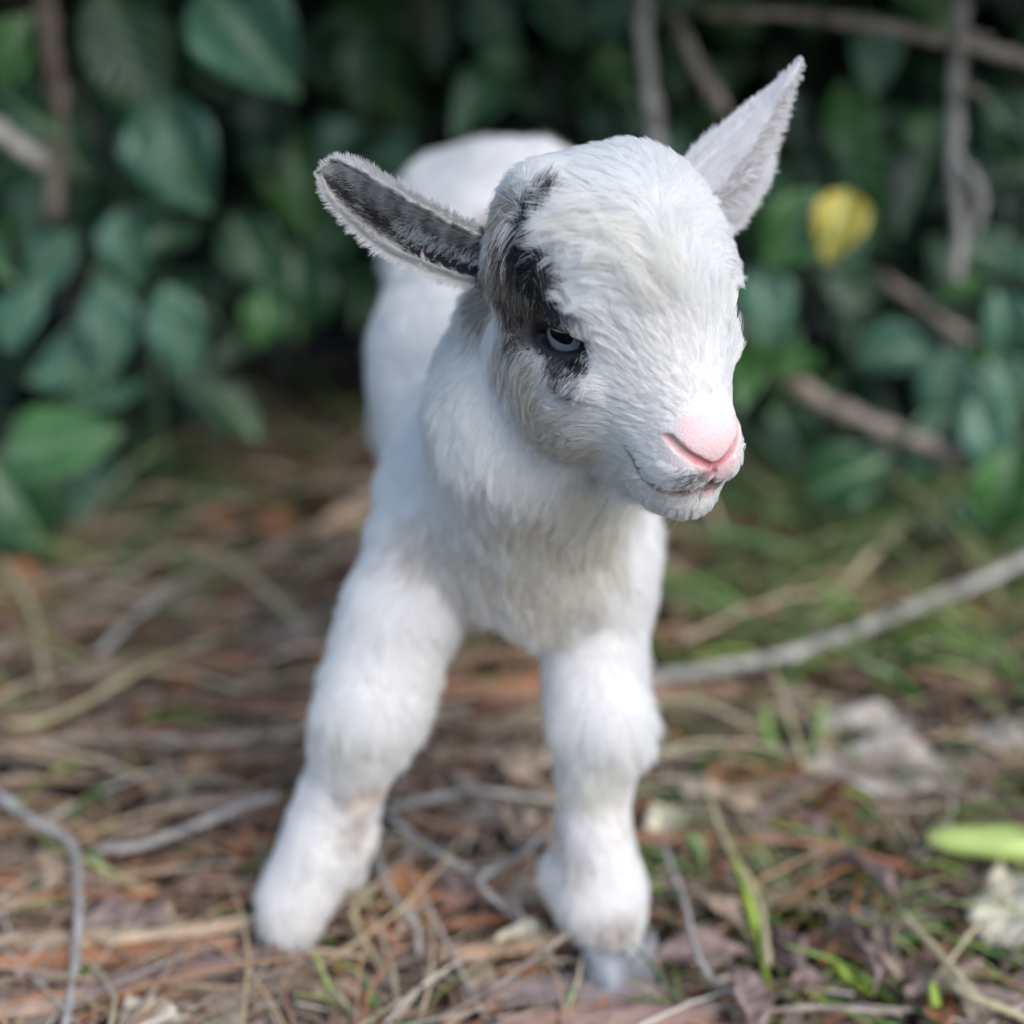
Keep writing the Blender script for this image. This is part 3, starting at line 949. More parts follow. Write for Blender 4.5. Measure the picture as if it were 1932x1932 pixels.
def limb(pts, k=.012):
    q = [S3(*p) for p in pts]
    for (a, ra), (b, rb) in zip(q[:-1], q[1:]):
        cone(a, b, ra, rb, k, frame='w')


# trunk
limb([(985, 1010, .595, 160), (965, 900, .63, 192), (942, 700, .69, 208), (912, 500, .77, 165)], .03)
limb([(885, 430, .80, 138), (890, 560, .82, 142)], .03)
limb([(1000, 400, .76, 120), (980, 600, .74, 150)], .03)
# neck
limb([(1010, 600, .55, 120), (1015, 770, .552, 164), (1000, 960, .58, 170)], .03)
limb([(1030, 780, .545, 120), (1050, 900, .56, 110)], .03)
limb([(1040, 1000, .572, 120), (1060, 1080, .57, 100), (1035, 1135, .568, 45)], .02)
# shoulders
limb([(806, 960, .605, 70), (796, 1060, .59, 74)], .025)
limb([(1145, 990, .60, 66), (1140, 1070, .59, 68)], .025)
# near front leg (image left)
limb([(794, 1060, .585, 72), (748, 1170, .575, 82), (718, 1290, .566, 76), (696, 1345, .563, 73), (674, 1410, .567, 62), (638, 1510, .569, 54), (604, 1600, .566, 55), (560, 1690, .562, 48), (545, 1752, .561, 30), (540, 1780, .560, 18)], .018)
# far front leg
limb([(1135, 1060, .585, 66), (1120, 1160, .578, 72), (1122, 1290, .565, 66), (1132, 1372, .556, 64), (1124, 1460, .558, 50), (1120, 1570, .556, 48), (1130, 1680, .552, 66), (1152, 1760, .552, 54)], .018)
limb([(1158, 1365, .552, 50), (1172, 1400, .552, 40)], .01)
limb([(1065, 1640, .562, 40), (1085, 1730, .565, 34)], .008)
limb([(655, 1570, .575, 55), (660, 1640, .577, 30)], .008)
# hind legs
limb([(812, 660, .80, 98), (795, 790, .795, 76), (800, 930, .83, 48), (800, 1120, .86, 34), (795, 1320, .845, 30)], .015)
limb([(1010, 660, .80, 105), (1050, 790, .795, 80), (1085, 930, .83, 48), (1100, 1120, .86, 34), (1100, 1320, .845, 30)], .015)
limb([(900, 330, .84, 34), (905, 300, .87, 24), (900, 290, .90, 14)], .01)          # tail stub

# head, in head centimetres
ell((-1.3, 0, 1.3), (4.0, 3.55, 3.3), .5)                       # skull
ell((0.9, 0, 0.9), (2.0, 2.45, 1.8), 1.2)                        # forehead
cone((-2.0, 0, -1.2), (0.8, 0, -1.0), 3.0, 2.55, 1.2)
cone((0.8, 0, -1.2), (3.6, 0, -3.1), 2.55, 1.75, 1.2)           # muzzle
cone((1.2, 0, 0.2), (4.1, 0, -2.0), 1.55, 1.0, 0.9)           # nose bridge
ell((4.5, 0, -2.3), (.66, 1.12, .62), .7)                      # nose pad
for s in (-1, 1):
    ell((-2.3, 1.6 * s, 2.25), (2.3, 1.7, 1.85), .9)              # crown
    ell((-2.2, 2.5 * s, .9), (1.7, 1.3, 1.7), .7)               # temple, where the ear sits
    ell((-1.0, 2.0 * s, -2.4), (2.9, 1.6, 2.5), 1.2)            # cheek
    ell((4.05, .68 * s, -3.1), (1.25, .82, .85), .5)            # lips
    ell((0.2, 2.2 * s, .95), (1.4, .75, .5), .9)               # brow
    ell((0.8, 2.35 * s, -1.05), (1.5, .8, .55), .6)             # below the eye
cone((-1.6, 0, -3.8), (3.1, 0, -4.55), 2.1, 1.2, 1.0)           # lower jaw
ell((3.75, 0, -4.65), (1.2, 1.1, .95), .5)                    # chin


def snap(p):
    """slide a head point onto the skin"""
    p = np.array(p, float)
    for _ in range(8):
        q = p + np.array([[0, 0, 0], [.02, 0, 0], [0, .02, 0], [0, 0, .02]])
        P = hw(q)
        D = np.full(4, .03)
        for kind, frame, par, k, sign, cw, reach in PR:
            if sign < 0: continue
            v = sdf_prim(P, kind, frame, par); kk = k * (HS if frame == 'h' else 1)
            h = np.clip(.5 + .5 * (v - D) / kk, 0, 1)
            D = v * (1 - h) + D * h - kk * h * (1 - h)
        g = (D[1:] - D[0]) / (.02 * HS)
        p = p - g / max(np.linalg.norm(g), .3) * D[0] / HS
    return p


# openings: eye sockets, nostrils, philtrum, mouth
EYE_C = [(0.26, -2.2, 0.0), (0.26, 2.2, 0.0)]
NOSTRIL = [snap(p) for p in [(5.3, .18, -2.75), (5.1, .55, -2.5), (4.85, .95, -2.18), (4.5, 1.35, -1.8)]]
MOUTH = [snap(p) for p in [(5.15, 0, -3.6), (4.9, .7, -3.8), (4.4, 1.4, -3.9), (3.95, 1.85, -3.75), (3.6, 2.05, -3.45), (3.35, 2.2, -3.15)]]
PHIL = [snap(p) for p in [(5.35, 0, -2.75), (5.25, 0, -3.1), (5.2, 0, -3.5)]]


def eye_frame(s):
    n = np.array([.45, .89 * s, 0.0]); n /= np.linalg.norm(n)
    t = np.array([.89, -.45 * s, .22]); t -= n * (t @ n); t /= np.linalg.norm(t)
    return np.stack([t, n, np.cross(t, n)], 1)


for i_, s in enumerate((-1, 1)):
    fr = eye_frame(s)
    ell(np.array(EYE_C[i_]) + fr[:, 1] * 1.25, (1.18, .95, .38), .1, sign=-1, rot=fr)
    pts = [np.array(p) * (1, s, 1) for p in NOSTRIL]
    for j_, (a, b) in enumerate(zip(pts[:-1], pts[1:])):
        cone(a, b, .09 + .03 * j_, .12, .08, sign=-1)
    pts = [np.array(p) * (1, s, 1) for p in MOUTH]
    for a, b in zip(pts[:-1], pts[1:]):
        cone(a, b, .15, .17, .1, sign=-1)
for a, b in zip(PHIL[:-1], PHIL[1:]):
    cone(a, b, .07, .07, .12, sign=-1)


def eye_dist(H_, s, hx, hz):
    """1 on the rim of the eye opening"""
    q = (H_ - np.array(EYE_C[0 if s < 0 else 1])) @ eye_frame(s)
    return np.where(q[:, 1] > .2, np.sqrt((q[:, 0] / hx) ** 2 + (q[:, 2] / hz) ** 2), 9)


HC = hw((0.8, 0, -0.6))
h_lo, h_hi = HC - np.array([.075, .075, .07]), HC + np.array([.075, .075, .07])
VOX_H, VOX_B = (.0007, .0022)
VH, FH = surface_nets(field(h_lo, h_hi, VOX_H), h_lo, VOX_H)
b_lo, b_hi = np.array([-.16, .44, -.03]), np.array([.14, .95, .39])
VB, FB = surface_nets(field(b_lo, b_hi, VOX_B), b_lo, VOX_B)


def head_zone(P, grow):
    m = .006 + grow
    return ((P > h_lo + m) & (P < h_hi - m)).all(1)


kh = head_zone(VH, 0)[FH].all(1); FH = FH[kh]
kb = ~head_zone(VB, .003)[FB].all(1); FB = FB[kb]


# ears: a cup between two edges, swelling towards a middle line
def ear(e1, e2, mid, nt=40, ns=18, thick=.0011):
    def samp(pts):
        P = smooth_path([Vector(at(*p)) for p in pts], 12)
        L = np.array([p[:] for p in P]); d = np.r_[0, np.cumsum(np.linalg.norm(np.diff(L, axis=0), axis=1))]
        t = np.linspace(0, d[-1], nt)
        return np.stack([np.interp(t, d, L[:, i]) for i in range(3)], 1)
    A, B, M = samp(e1), samp(e2), samp(mid)
    s = np.linspace(0, 1, ns)[None, :, None]
    P = (1 - s) ** 2 * A[:, None] + 2 * s * (1 - s) * (2 * M - (A + B) / 2)[:, None] + s ** 2 * B[:, None]
    du = np.gradient(P, axis=0); dv = np.gradient(P, axis=1)
    N = np.cross(du, dv); N /= np.maximum(np.linalg.norm(N, axis=2, keepdims=True), 1e-9)
    N[-1] = N[-2]
    Q = np.concatenate([(P + N * thick / 2).reshape(-1, 3), (P - N * thick / 2).reshape(-1, 3)])
    F = []
    m = nt * ns
    for i in range(nt - 1):
        for j in range(ns - 1):
            a = i * ns + j
            F.append((a, a + ns, a + ns + 1, a + 1)); F.append((m + a, m + a + 1, m + a + ns + 1, m + a + ns))
    for i in range(nt - 1):
        a = i * ns; F.append((a, a + ns, m + a + ns, m + a))
        a = i * ns + ns - 1; F.append((a, m + a, m + a + ns, a + ns))
    for j in range(ns - 1):
        a = (nt - 1) * ns + j; F.append((a, a + 1, m + a + 1, m + a))
    tt = np.repeat(np.linspace(0, 1, nt), ns); ss = np.tile(np.linspace(0, 1, ns), nt)
    return P, N, Q, np.array(F), np.tile(tt, 2), np.tile(ss, 2)


YN = 0.515      # near ear root depth
EARN = ear([(965, 458, YN + .004), (895, 438, YN - .006), (810, 395, YN - .008), (735, 352, YN - .006), (665, 312, YN - .002), (632, 303, YN), (607, 318, YN)],
           [(965, 530, YN + .004), (895, 532, YN - .006), (800, 501, YN - .006), (725, 466, YN - .002), (662, 416, YN), (622, 374, YN), (603, 330, YN)],
           [(965, 495, YN + .006), (895, 492, YN + .005), (800, 458, YN + .007), (725, 420, YN + .006), (660, 372, YN + .004), (625, 345, YN + .002), (605, 324, YN + .001)])
YF = 0.552
EARF = ear([(1275, 330, YF), (1330, 275, YF + .002), (1395, 222, YF + .004), (1455, 172, YF + .005), (1490, 135, YF + .004), (1508, 112, YF + .003)],
           [(1350, 450, YF - .002), (1397, 398, YF), (1432, 340, YF + .003), (1450, 275, YF + .005), (1475, 205, YF + .005), (1496, 150, YF + .004), (1510, 116, YF + .003)],
           [(1312, 390, YF - .008), (1370, 345, YF - .006), (1408, 290, YF - .004), (1445, 228, YF - .001), (1475, 180, YF), (1496, 145, YF + .002), (1509, 114, YF + .003)])

VALL = [VH, VB, EARN[2], EARF[2]]
FALL = [FH, FB, EARN[3], EARF[3]]
off = np.cumsum([0] + [len(x) for x in VALL[:-1]])
VV = np.concatenate(VALL)
FFc = np.concatenate([f + o for f, o in zip(FALL, off)])
used = np.unique(FFc)
remap = np.full(len(VV), -1); remap[used] = np.arange(len(used))
zone = np.concatenate([np.full(len(x), i) for i, x in enumerate(VALL)])[used]
VV = VV[used]; FFc = remap[FFc]
ear_t = np.concatenate([np.zeros(len(VH) + len(VB)), EARN[4], EARF[4]])[used]
ear_s = np.concatenate([np.zeros(len(VH) + len(VB)), EARN[5], EARF[5]])[used]

body_me = bpy.data.meshes.new('body')
body_me.vertices.add(len(VV)); body_me.vertices.foreach_set('co', (VV - GO).ravel().astype(np.float32))
body_me.loops.add(len(FFc) * 4); body_me.loops.foreach_set('vertex_index', FFc.ravel().astype(np.int32))
body_me.polygons.add(len(FFc)); body_me.polygons.foreach_set('loop_start', np.arange(0, len(FFc) * 4, 4, dtype=np.int32))
body_me.update(calc_edges=True); body_me.validate()
body_me.polygons.foreach_set('use_smooth', [True] * len(body_me.polygons))
body = bpy.data.objects.new('body', body_me); COL.objects.link(body); body.parent = goat

# normals in world
NN = np.zeros_like(VV)
q = VV[FFc]
fn = np.cross(q[:, 2] - q[:, 0], q[:, 3] - q[:, 1])
for k in range(4): np.add.at(NN, FFc[:, k], fn)
NN /= np.maximum(np.linalg.norm(NN, axis=1, keepdims=True), 1e-12)

bvh = BVHTree.FromPolygons([tuple(v) for v in VV.tolist()], FFc[(zone[FFc[:, 0]] < 2)].tolist())


def hit(u, v):
    d = Vector(ray(u, v)).normalized()
    r = bvh.ray_cast(Vector(CP), d)
    return None if r[0] is None else np.array(r[0])


def anchors(lst):
    out = []
    for a in lst:
        p = hit(a[0], a[1])
        if p is None: continue
        out.append((p, px(a[0], a[1], p[1]) * a[2]) + tuple(a[3:]))
    return out


BLACK, DGREY, BROWN, TANC, LGREY = (.012, .012, .014), (.05, .047, .05), (.14, .11, .09), (.36, .3, .24), (.4, .4, .43)
PAINT = anchors([
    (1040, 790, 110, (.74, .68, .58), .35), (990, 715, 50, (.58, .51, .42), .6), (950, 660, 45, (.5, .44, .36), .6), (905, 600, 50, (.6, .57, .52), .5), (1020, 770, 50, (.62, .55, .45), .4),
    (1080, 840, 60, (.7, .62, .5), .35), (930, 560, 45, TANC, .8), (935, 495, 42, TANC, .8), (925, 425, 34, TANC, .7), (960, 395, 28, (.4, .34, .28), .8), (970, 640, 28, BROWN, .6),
    (985, 600, 50, BROWN, .9), (965, 540, 42, BROWN, .9), (965, 480, 36, BROWN, .8), (955, 435, 28, BROWN, .7),
    (1000, 405, 30, BLACK, 1), (1005, 440, 27, BLACK, 1), (985, 470, 34, DGREY, 1), (1000, 510, 40, BLACK, .75), (1020, 555, 46, BLACK, .75), (1050, 545, 26, DGREY, .8), (1010, 590, 44, DGREY, .9), (1055, 590, 34, (.09, .09, .1), .7),
    (1040, 600, 40, DGREY, .85), (1060, 572, 28, (.07, .07, .08), .8), (1078, 608, 22, (.2, .2, .22), .7), (1032, 498, 28, BLACK, .7), (1045, 530, 32, (.03, .03, .033), .7), (1012, 468, 32, BLACK, .85), (1010, 425, 28, BLACK, .9), (1000, 560, 40, BROWN, .35), (985, 520, 30, TANC, .3), (1050, 560, 26, (.3, .28, .27), .3),
    (1020, 640, 30, DGREY, .9), (1050, 672, 34, DGREY, .9), (1085, 668, 32, BLACK, .9), (1095, 690, 20, BLACK, .9), (1050, 690, 30, BROWN, .6), (990, 640, 20, DGREY, .7), (1097, 735, 19, BLACK, .85), (1113, 728, 10, BLACK, .6),
    (1310, 905, 22, (.1, .1, .11), .6), (1335, 910, 20, (.08, .08, .09), .75), (1352, 915, 12, (.08, .08, .09), .7), (1288, 895, 14, (.12, .12, .13), .4), (1330, 900, 16, (.08, .08, .09), .6),
    (900, 490, 34, (.16, .16, .18), .7),
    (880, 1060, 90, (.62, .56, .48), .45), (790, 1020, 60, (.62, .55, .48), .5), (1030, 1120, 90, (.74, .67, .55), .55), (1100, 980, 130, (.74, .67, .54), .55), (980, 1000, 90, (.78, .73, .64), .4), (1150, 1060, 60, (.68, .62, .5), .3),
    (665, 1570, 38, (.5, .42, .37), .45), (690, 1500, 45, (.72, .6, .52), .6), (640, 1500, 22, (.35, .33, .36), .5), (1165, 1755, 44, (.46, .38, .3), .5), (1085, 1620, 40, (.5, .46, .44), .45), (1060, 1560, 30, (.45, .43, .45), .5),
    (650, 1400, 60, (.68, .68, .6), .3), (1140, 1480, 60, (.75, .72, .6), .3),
])
NOSE = anchors([(1300, 835, 20), (1318, 862, 22), (1342, 868, 24), (1340, 890, 20), (1345, 803, 24), (1310, 815, 22), (1330, 798, 24), (1355, 806, 26), (1375, 830, 30), (1345, 835, 26), (1300, 805, 22), (1325, 825, 18), (1365, 865, 22), (1372, 890, 20), (1385, 870, 16), (1350, 880, 14), (1340, 925, 16), (1300, 922, 12), (1360, 928, 14), (1378, 905, 16), (1388, 800, 18), (1320, 850, 12)])
EYEB = anchors([(1050, 648, 44), (1085, 662, 24), (1015, 638, 16)])
print('camera in head axes', hl(CP) - np.array(EYE_C[0]))
print('anchors', len(PAINT), len(NOSE), len(EYEB))


def falloff(P, a, soft=.35):
    d = np.linalg.norm(P - a[0], axis=1) / a[1]
    return np.clip((1 + soft - d) / (2 * soft), 0, 1)


# skin colours (kid's own pink skin under the hair)
skin = np.tile(np.array([.74, .68, .65]), (len(VV), 1))
ws = np.zeros(len(VV))
for a in NOSE: ws = np.maximum(ws, falloff(VV, a, .4))
skin = skin * (1 - ws[:, None]) + np.array([.82, .58, .58]) * ws[:, None]
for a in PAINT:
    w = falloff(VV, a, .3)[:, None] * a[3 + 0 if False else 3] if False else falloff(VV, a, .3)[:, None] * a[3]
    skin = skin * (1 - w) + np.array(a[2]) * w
HLV = hl(VV)
# red inside of nostrils, dark mouth line, dark lid rims
for pts, rad, colr in ((NOSTRIL, .13, (.42, .07, .08)), (MOUTH, .2, (.11, .055, .06)), (PHIL, .1, (.6, .22, .24))):
    for s in (-1, 1):
        for a, b in zip(pts[:-1], pts[1:]):
            a = np.array(a) * (1, s, 1); b = np.array(b) * (1, s, 1)
            pa = HLV - a; ba = b - a
            h = np.clip((pa @ ba) / (ba @ ba), 0, 1)
            d = np.linalg.norm(pa - h[:, None] * ba, axis=1)
            w = (np.clip((rad * 1.5 - d) / rad, 0, 1) * (zone == 0))[:, None]
            skin = skin * (1 - w) + np.array(colr) * w
for s in (-1, 1):
    d = eye_dist(HLV, s, 1.35, .66)
    w = (np.clip((1.1 - d) / .25, 0, 1) * (zone == 0))[:, None]
    skin = skin * (1 - w) + np.array([.012, .011, .013]) * w
# ears: dark skin inside the near one
mE = zone == 2
din = (np.clip(np.maximum(1.3 - np.abs(ear_s - .55) / .3, (ear_s > .5) * (ear_s < .95) * (ear_t < .6) * 1.0), 0, 1) * mE)[:, None]
skin = np.where(mE[:, None], np.array([.55, .52, .52]) * (1 - din) + np.array([.02, .019, .022]) * din, skin)
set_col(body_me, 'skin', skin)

M_SKIN, n_, l_, b_ = nt_mat('kid_skin', rough=.48, spec=.35)
a_ = n_.new('ShaderNodeAttribute'); a_.attribute_name = 'skin'
l_.new(a_.outputs['Color'], b_.inputs['Base Color'])
tc_ = n_.new('ShaderNodeTexCoord'); no_ = n_.new('ShaderNodeTexVoronoi'); no_.inputs['Scale'].default_value = 1500
l_.new(tc_.outputs['Object'], no_.inputs[0])
bp_ = n_.new('ShaderNodeBump'); bp_.inputs['Strength'].default_value = .5; bp_.inputs['Distance'].default_value = .0005
l_.new(no_.outputs['Distance'], bp_.inputs['Height']); l_.new(bp_.outputs[0], b_.inputs['Normal'])
b_.inputs['Subsurface Weight'].default_value = .35
b_.inputs['Subsurface Scale'].default_value = .003
b_.inputs['Subsurface Radius'].default_value = (1, .4, .25)
body_me.materials.append(M_SKIN)

# ---- eyes
M_EYE, n_, l_, b_ = nt_mat('eyeball', rough=.06, spec=.6)
tc_ = n_.new('ShaderNodeTexCoord'); sp_ = n_.new('ShaderNodeSeparateXYZ'); l_.new(tc_.outputs['Object'], sp_.inputs[0])
def mnode(op, a, b=None, v=None):
    m = n_.new('ShaderNodeMath'); m.operation = op
    if hasattr(a, 'node'): l_.new(a, m.inputs[0])
    else: m.inputs[0].default_value = a
    if b is not None:
        if hasattr(b, 'node'): l_.new(b, m.inputs[1])
        else: m.inputs[1].default_value = b
    return m.outputs[0]
# object z = gaze axis, x along the slot of the pupil
r2 = mnode('POWER', mnode('ADD', mnode('POWER', sp_.outputs['X'], 2), mnode('POWER', sp_.outputs['Y'], 2)), .5)
iris = mnode('LESS_THAN', r2, .74)
rim = mnode('LESS_THAN', r2, .64)
px_ = mnode('DIVIDE', mnode('ABSOLUTE', sp_.outputs['X']), .44)
py_ = mnode('DIVIDE', mnode('ABSOLUTE', mnode('SUBTRACT', sp_.outputs['Y'], .14)), .23)
pup = mnode('LESS_THAN', mnode('ADD', mnode('POWER', px_, 3), mnode('POWER', py_, 3)), 1)
wv_ = n_.new('ShaderNodeTexNoise'); wv_.inputs['Scale'].default_value = 9; l_.new(tc_.outputs['Object'], wv_.inputs[0])
cr_ = n_.new('ShaderNodeValToRGB'); cr_.color_ramp.elements[0].color = (.12, .155, .19, 1); cr_.color_ramp.elements[1].color = (.26, .31, .37, 1)
cr_.color_ramp.elements[0].position = .3; cr_.color_ramp.elements[1].position = .7
l_.new(wv_.outputs['Fac'], cr_.inputs[0])
def mixc(f, A, B):
    m = n_.new('ShaderNodeMix'); m.data_type = 'RGBA'; l_.new(f, m.inputs['Factor'])
    for nm, X in (('A', A), ('B', B)):
        if isinstance(X, tuple): m.inputs[nm].default_value = (*X, 1)
        else: l_.new(X, m.inputs[nm])
    return m.outputs['Result']
col_ = mixc(pup, mixc(rim, mixc(iris, (.035, .03, .035), (.02, .025, .035)), cr_.outputs[0]), (.002, .002, .003))
l_.new(col_, b_.inputs['Base Color'])
b_.inputs['Coat Weight'].default_value = 1; b_.inputs['Coat Roughness'].default_value = .02
eyes = []
ball = []
bf = []
nu, nvv = 32, 24
for j in range(nvv + 1):
    th = math.pi * j / nvv
    for i in range(nu):
        ph = 2 * math.pi * i / nu
        x, y, z = math.sin(th) * math.cos(ph), math.sin(th) * math.sin(ph), math.cos(th)
        bulge = 1 + .07 * max(0, (z - .72) / .28)
        ball.append((x * bulge, y * bulge, z * bulge))
for j in range(nvv):
    for i in range(nu):
        bf.append((j * nu + i, (j + 1) * nu + i, (j + 1) * nu + (i + 1) % nu, j * nu + (i + 1) % nu))
me_ = bpy.data.meshes.new('eye'); me_.from_pydata(ball, [], bf); me_.polygons.foreach_set('use_smooth', [True] * len(bf)); me_.materials.append(M_EYE)
for s, ec in zip((-1, 1), EYE_C):
    o = bpy.data.objects.new('eye', me_); COL.objects.link(o); o.parent = goat
    g = Vector(HR @ np.array(GAZE) * (1, 1, 1)) if s < 0 else Vector(HR @ (np.array(GAZE) * (1, -1, 1)))
    g.normalize()
    xx = Vector(HR @ np.array([math.cos(R(-8)), 0, math.sin(R(-8))])); xx = (xx - g * xx.dot(g)).normalized()
    yy = g.cross(xx)
    m = Matrix((xx, yy, g)).transposed().to_4x4()
    rr = .98 * HS
    o.matrix_local = Matrix.Translation(Vector(hw(ec)) - Vector(GO)) @ m @ Matrix.Diagonal((rr, rr, rr, 1))

# ---- hooves: two toes each
M_HOOF, n_, l_, b_ = nt_mat('hoof_horn', rough=.45, spec=.4)
ramp_noise(M_HOOF, n_, l_, b_, [(.12, .12, .125), (.24, .25, .27), (.36, .38, .4)], 60, bump=.3)


def hoof(u, v, y, wpx, rz, lean=0):
    o = bpy.data.objects.new('hoof', None)
    c, w = at(u, v, y), wpx * px(u, v, y)
    toes = []
    V, F = [], []
    rows = 7; sides = 12
    for t in range(rows):
        f = t / (rows - 1)
        for k in range(sides):
            a = 2 * math.pi * k / sides
            rx = w * (.5 + .08 * (1 - f)); ry = w * (.72 + .3 * (1 - f))
            V.append((math.cos(a) * rx, math.sin(a) * ry - (1 - f) * w * .35, w * 1.25 * f - w * .6 - (.12 * w if f == 1 else 0)))
    for t in range(rows - 1):
        for k in range(sides):
            F.append((t * sides + k, t * sides + (k + 1) % sides, (t + 1) * sides + (k + 1) % sides, (t + 1) * sides + k))
    F.append(tuple(range(sides))[::-1]); F.append(tuple((rows - 1) * sides + k for k in range(sides)))
    ob = mesh_ob('hoof', V, F, M_HOOF, goat)
    ob.matrix_local = Matrix.Translation(Vector(c) - Vector(GO)) @ Matrix.Rotation(rz, 4, 'Z') @ Matrix.Rotation(lean, 4, 'Y')
    return ob


hoof(1138, 1812, .545, 88, R(6)); hoof(1202, 1808, .556, 74, R(-14))
hoof(524, 1803, .559, 58, R(-8)); hoof(572, 1800, .564, 54, R(-20))
for u in (780, 815, 1085, 1118):
    hoof(u, 1352, .845, 34, 0)

# ---- hair
STROKES = [(1330, 740, -.1, -1), (1370, 740, .2, -1), (1340, 650, .05, -1), (1290, 640, -.35, -1), (1240, 680, -.8, -.7), (1190, 700, -1, -.45), (1150, 760, -1, -.1), (1200, 620, -.8, -.8), (1260, 560, -.3, -1), (1150, 640, -1, -.5), (1340, 560, .3, -1), (1370, 620, .3, -1),
           (1200, 500, -1, -.15), (1120, 480, -1, .1), (1080, 420, -1, 0), (1150, 430, -1, .1), (1200, 400, -.8, -.2), (1150, 350, -.8, -.5), (1220, 290, 0, -1), (1300, 320, .7, -.7), (1330, 420, .9, -.3), (1360, 500, 1, 0), (1280, 420, .6, -.4), (1100, 320, -1, -.3), (1250, 470, -.5, -1), (1180, 540, -1, -.2), (1130, 560, -.9, .1),
           (980, 430, -.45, 1), (1000, 400, .3, -.6), (990, 520, -.1, 1), (960, 560, -.4, 1), (1050, 570, -.3, -1), (1075, 530, -.4, -.9), (940, 480, -.6, .8),
           (1050, 600, -.3, -.8), (985, 640, -.8, .4), (1050, 700, -.6, .8), (1100, 695, -.5, .8), (1110, 640, .2, -.9),
           (1100, 760, -.9, .35), (1050, 800, -.7, .7), (1150, 830, -1, .3), (1000, 750, -.5, .9), (960, 680, -.3, 1), (925, 620, -.1, 1), (1220, 800, -1, 0), (1270, 760, -.9, -.4), (1200, 870, -.8, .4), (1250, 850, -.9, .1), (1250, 930, -.6, .8), (1310, 965, -.2, 1), (1380, 950, .5, .9), (1340, 945, -.1, 1), (1150, 930, -.7, .8), (1050, 900, -.4, 1), (950, 850, -.2, 1), (1290, 890, -.9, .3), (1330, 885, -.8, .4),
           (1000, 1000, -.1, 1), (850, 800, -.1, 1), (900, 1100, 0, 1), (1100, 1050, .1, 1), (1200, 1000, .1, 1), (900, 950, -.1, 1)]
sk, sd_ = [], []
for (u, v, du, dv) in STROKES:
    p0 = hit(u, v)
    if p0 is None: continue
    L = math.hypot(du, dv)
    p1 = at(u + du / L * 12, v + dv / L * 12, p0[1])
    i = bvh.find_nearest(Vector(p0))
    nrm = np.array(i[1])
    if nrm @ (CP - p0) < 0: nrm = -nrm
    d = p1 - p0; d = d - nrm * (d @ nrm)
    sk.append(p0); sd_.append(d / np.linalg.norm(d))
sk = np.array(sk); sd_ = np.array(sd_)


def flow(P):
    """combing direction: near the guide strokes theirs, elsewhere back and down"""
    w = np.zeros((len(P), len(sk)))
    for i in range(len(sk)):
        w[:, i] = 1 / ((((P - sk[i]) ** 2).sum(1)) / .012 ** 2 + .05) ** 2
    g = w @ sd_
    base = np.array([0.0, .45, -1.0])
    hb = np.array(HR @ np.array([-1, 0, -.35]))
    m = np.clip((hl(P)[:, 2] + 5) / 3, 0, 1)[:, None] * (P[:, 1] < .60)[:, None]
    low = np.clip((P[:, 2] - .02) / .1, 0, 1)[:, None]
    g = g + .35 * (base * (1 - m) * np.array([1, 1, 1]) + hb * m)
    return g / np.maximum(np.linalg.norm(g, axis=1, keepdims=True), 1e-9)


tri = np.concatenate([FFc[:, [0, 1, 2]], FFc[:, [0, 2, 3]]])
tz = zone[tri[:, 0]]
TA = np.linalg.norm(np.cross(VV[tri[:, 1]] - VV[tri[:, 0]], VV[tri[:, 2]] - VV[tri[:, 0]]), axis=1) / 2


def scatter(mask, n):
    ids = np.nonzero(mask)[0]
    p = TA[ids] / TA[ids].sum()
    t = ids[rng.choice(len(ids), n, p=p)]
    a, b = rng.random(n), rng.random(n)
    f = a + b > 1
    a[f], b[f] = 1 - a[f], 1 - b[f]
    wts = np.stack([1 - a - b, a, b], 1)
    I = tri[t]
    P = (VV[I] * wts[..., None]).sum(1); N = (NN[I] * wts[..., None]).sum(1)
    N /= np.linalg.norm(N, axis=1, keepdims=True)
    return P, N, (ear_t[I] * wts).sum(1), (ear_s[I] * wts).sum(1)


def lowf(P, f, ph):
    return np.stack([np.sin(P[:, 1] * f + ph + 2 * np.sin(P[:, 2] * f * .7)), np.sin(P[:, 2] * f + ph * 2 + 2 * np.sin(P[:, 0] * f * .8)), np.sin(P[:, 0] * f + ph * 3 + 2 * np.sin(P[:, 1] * f * .9))], 1)


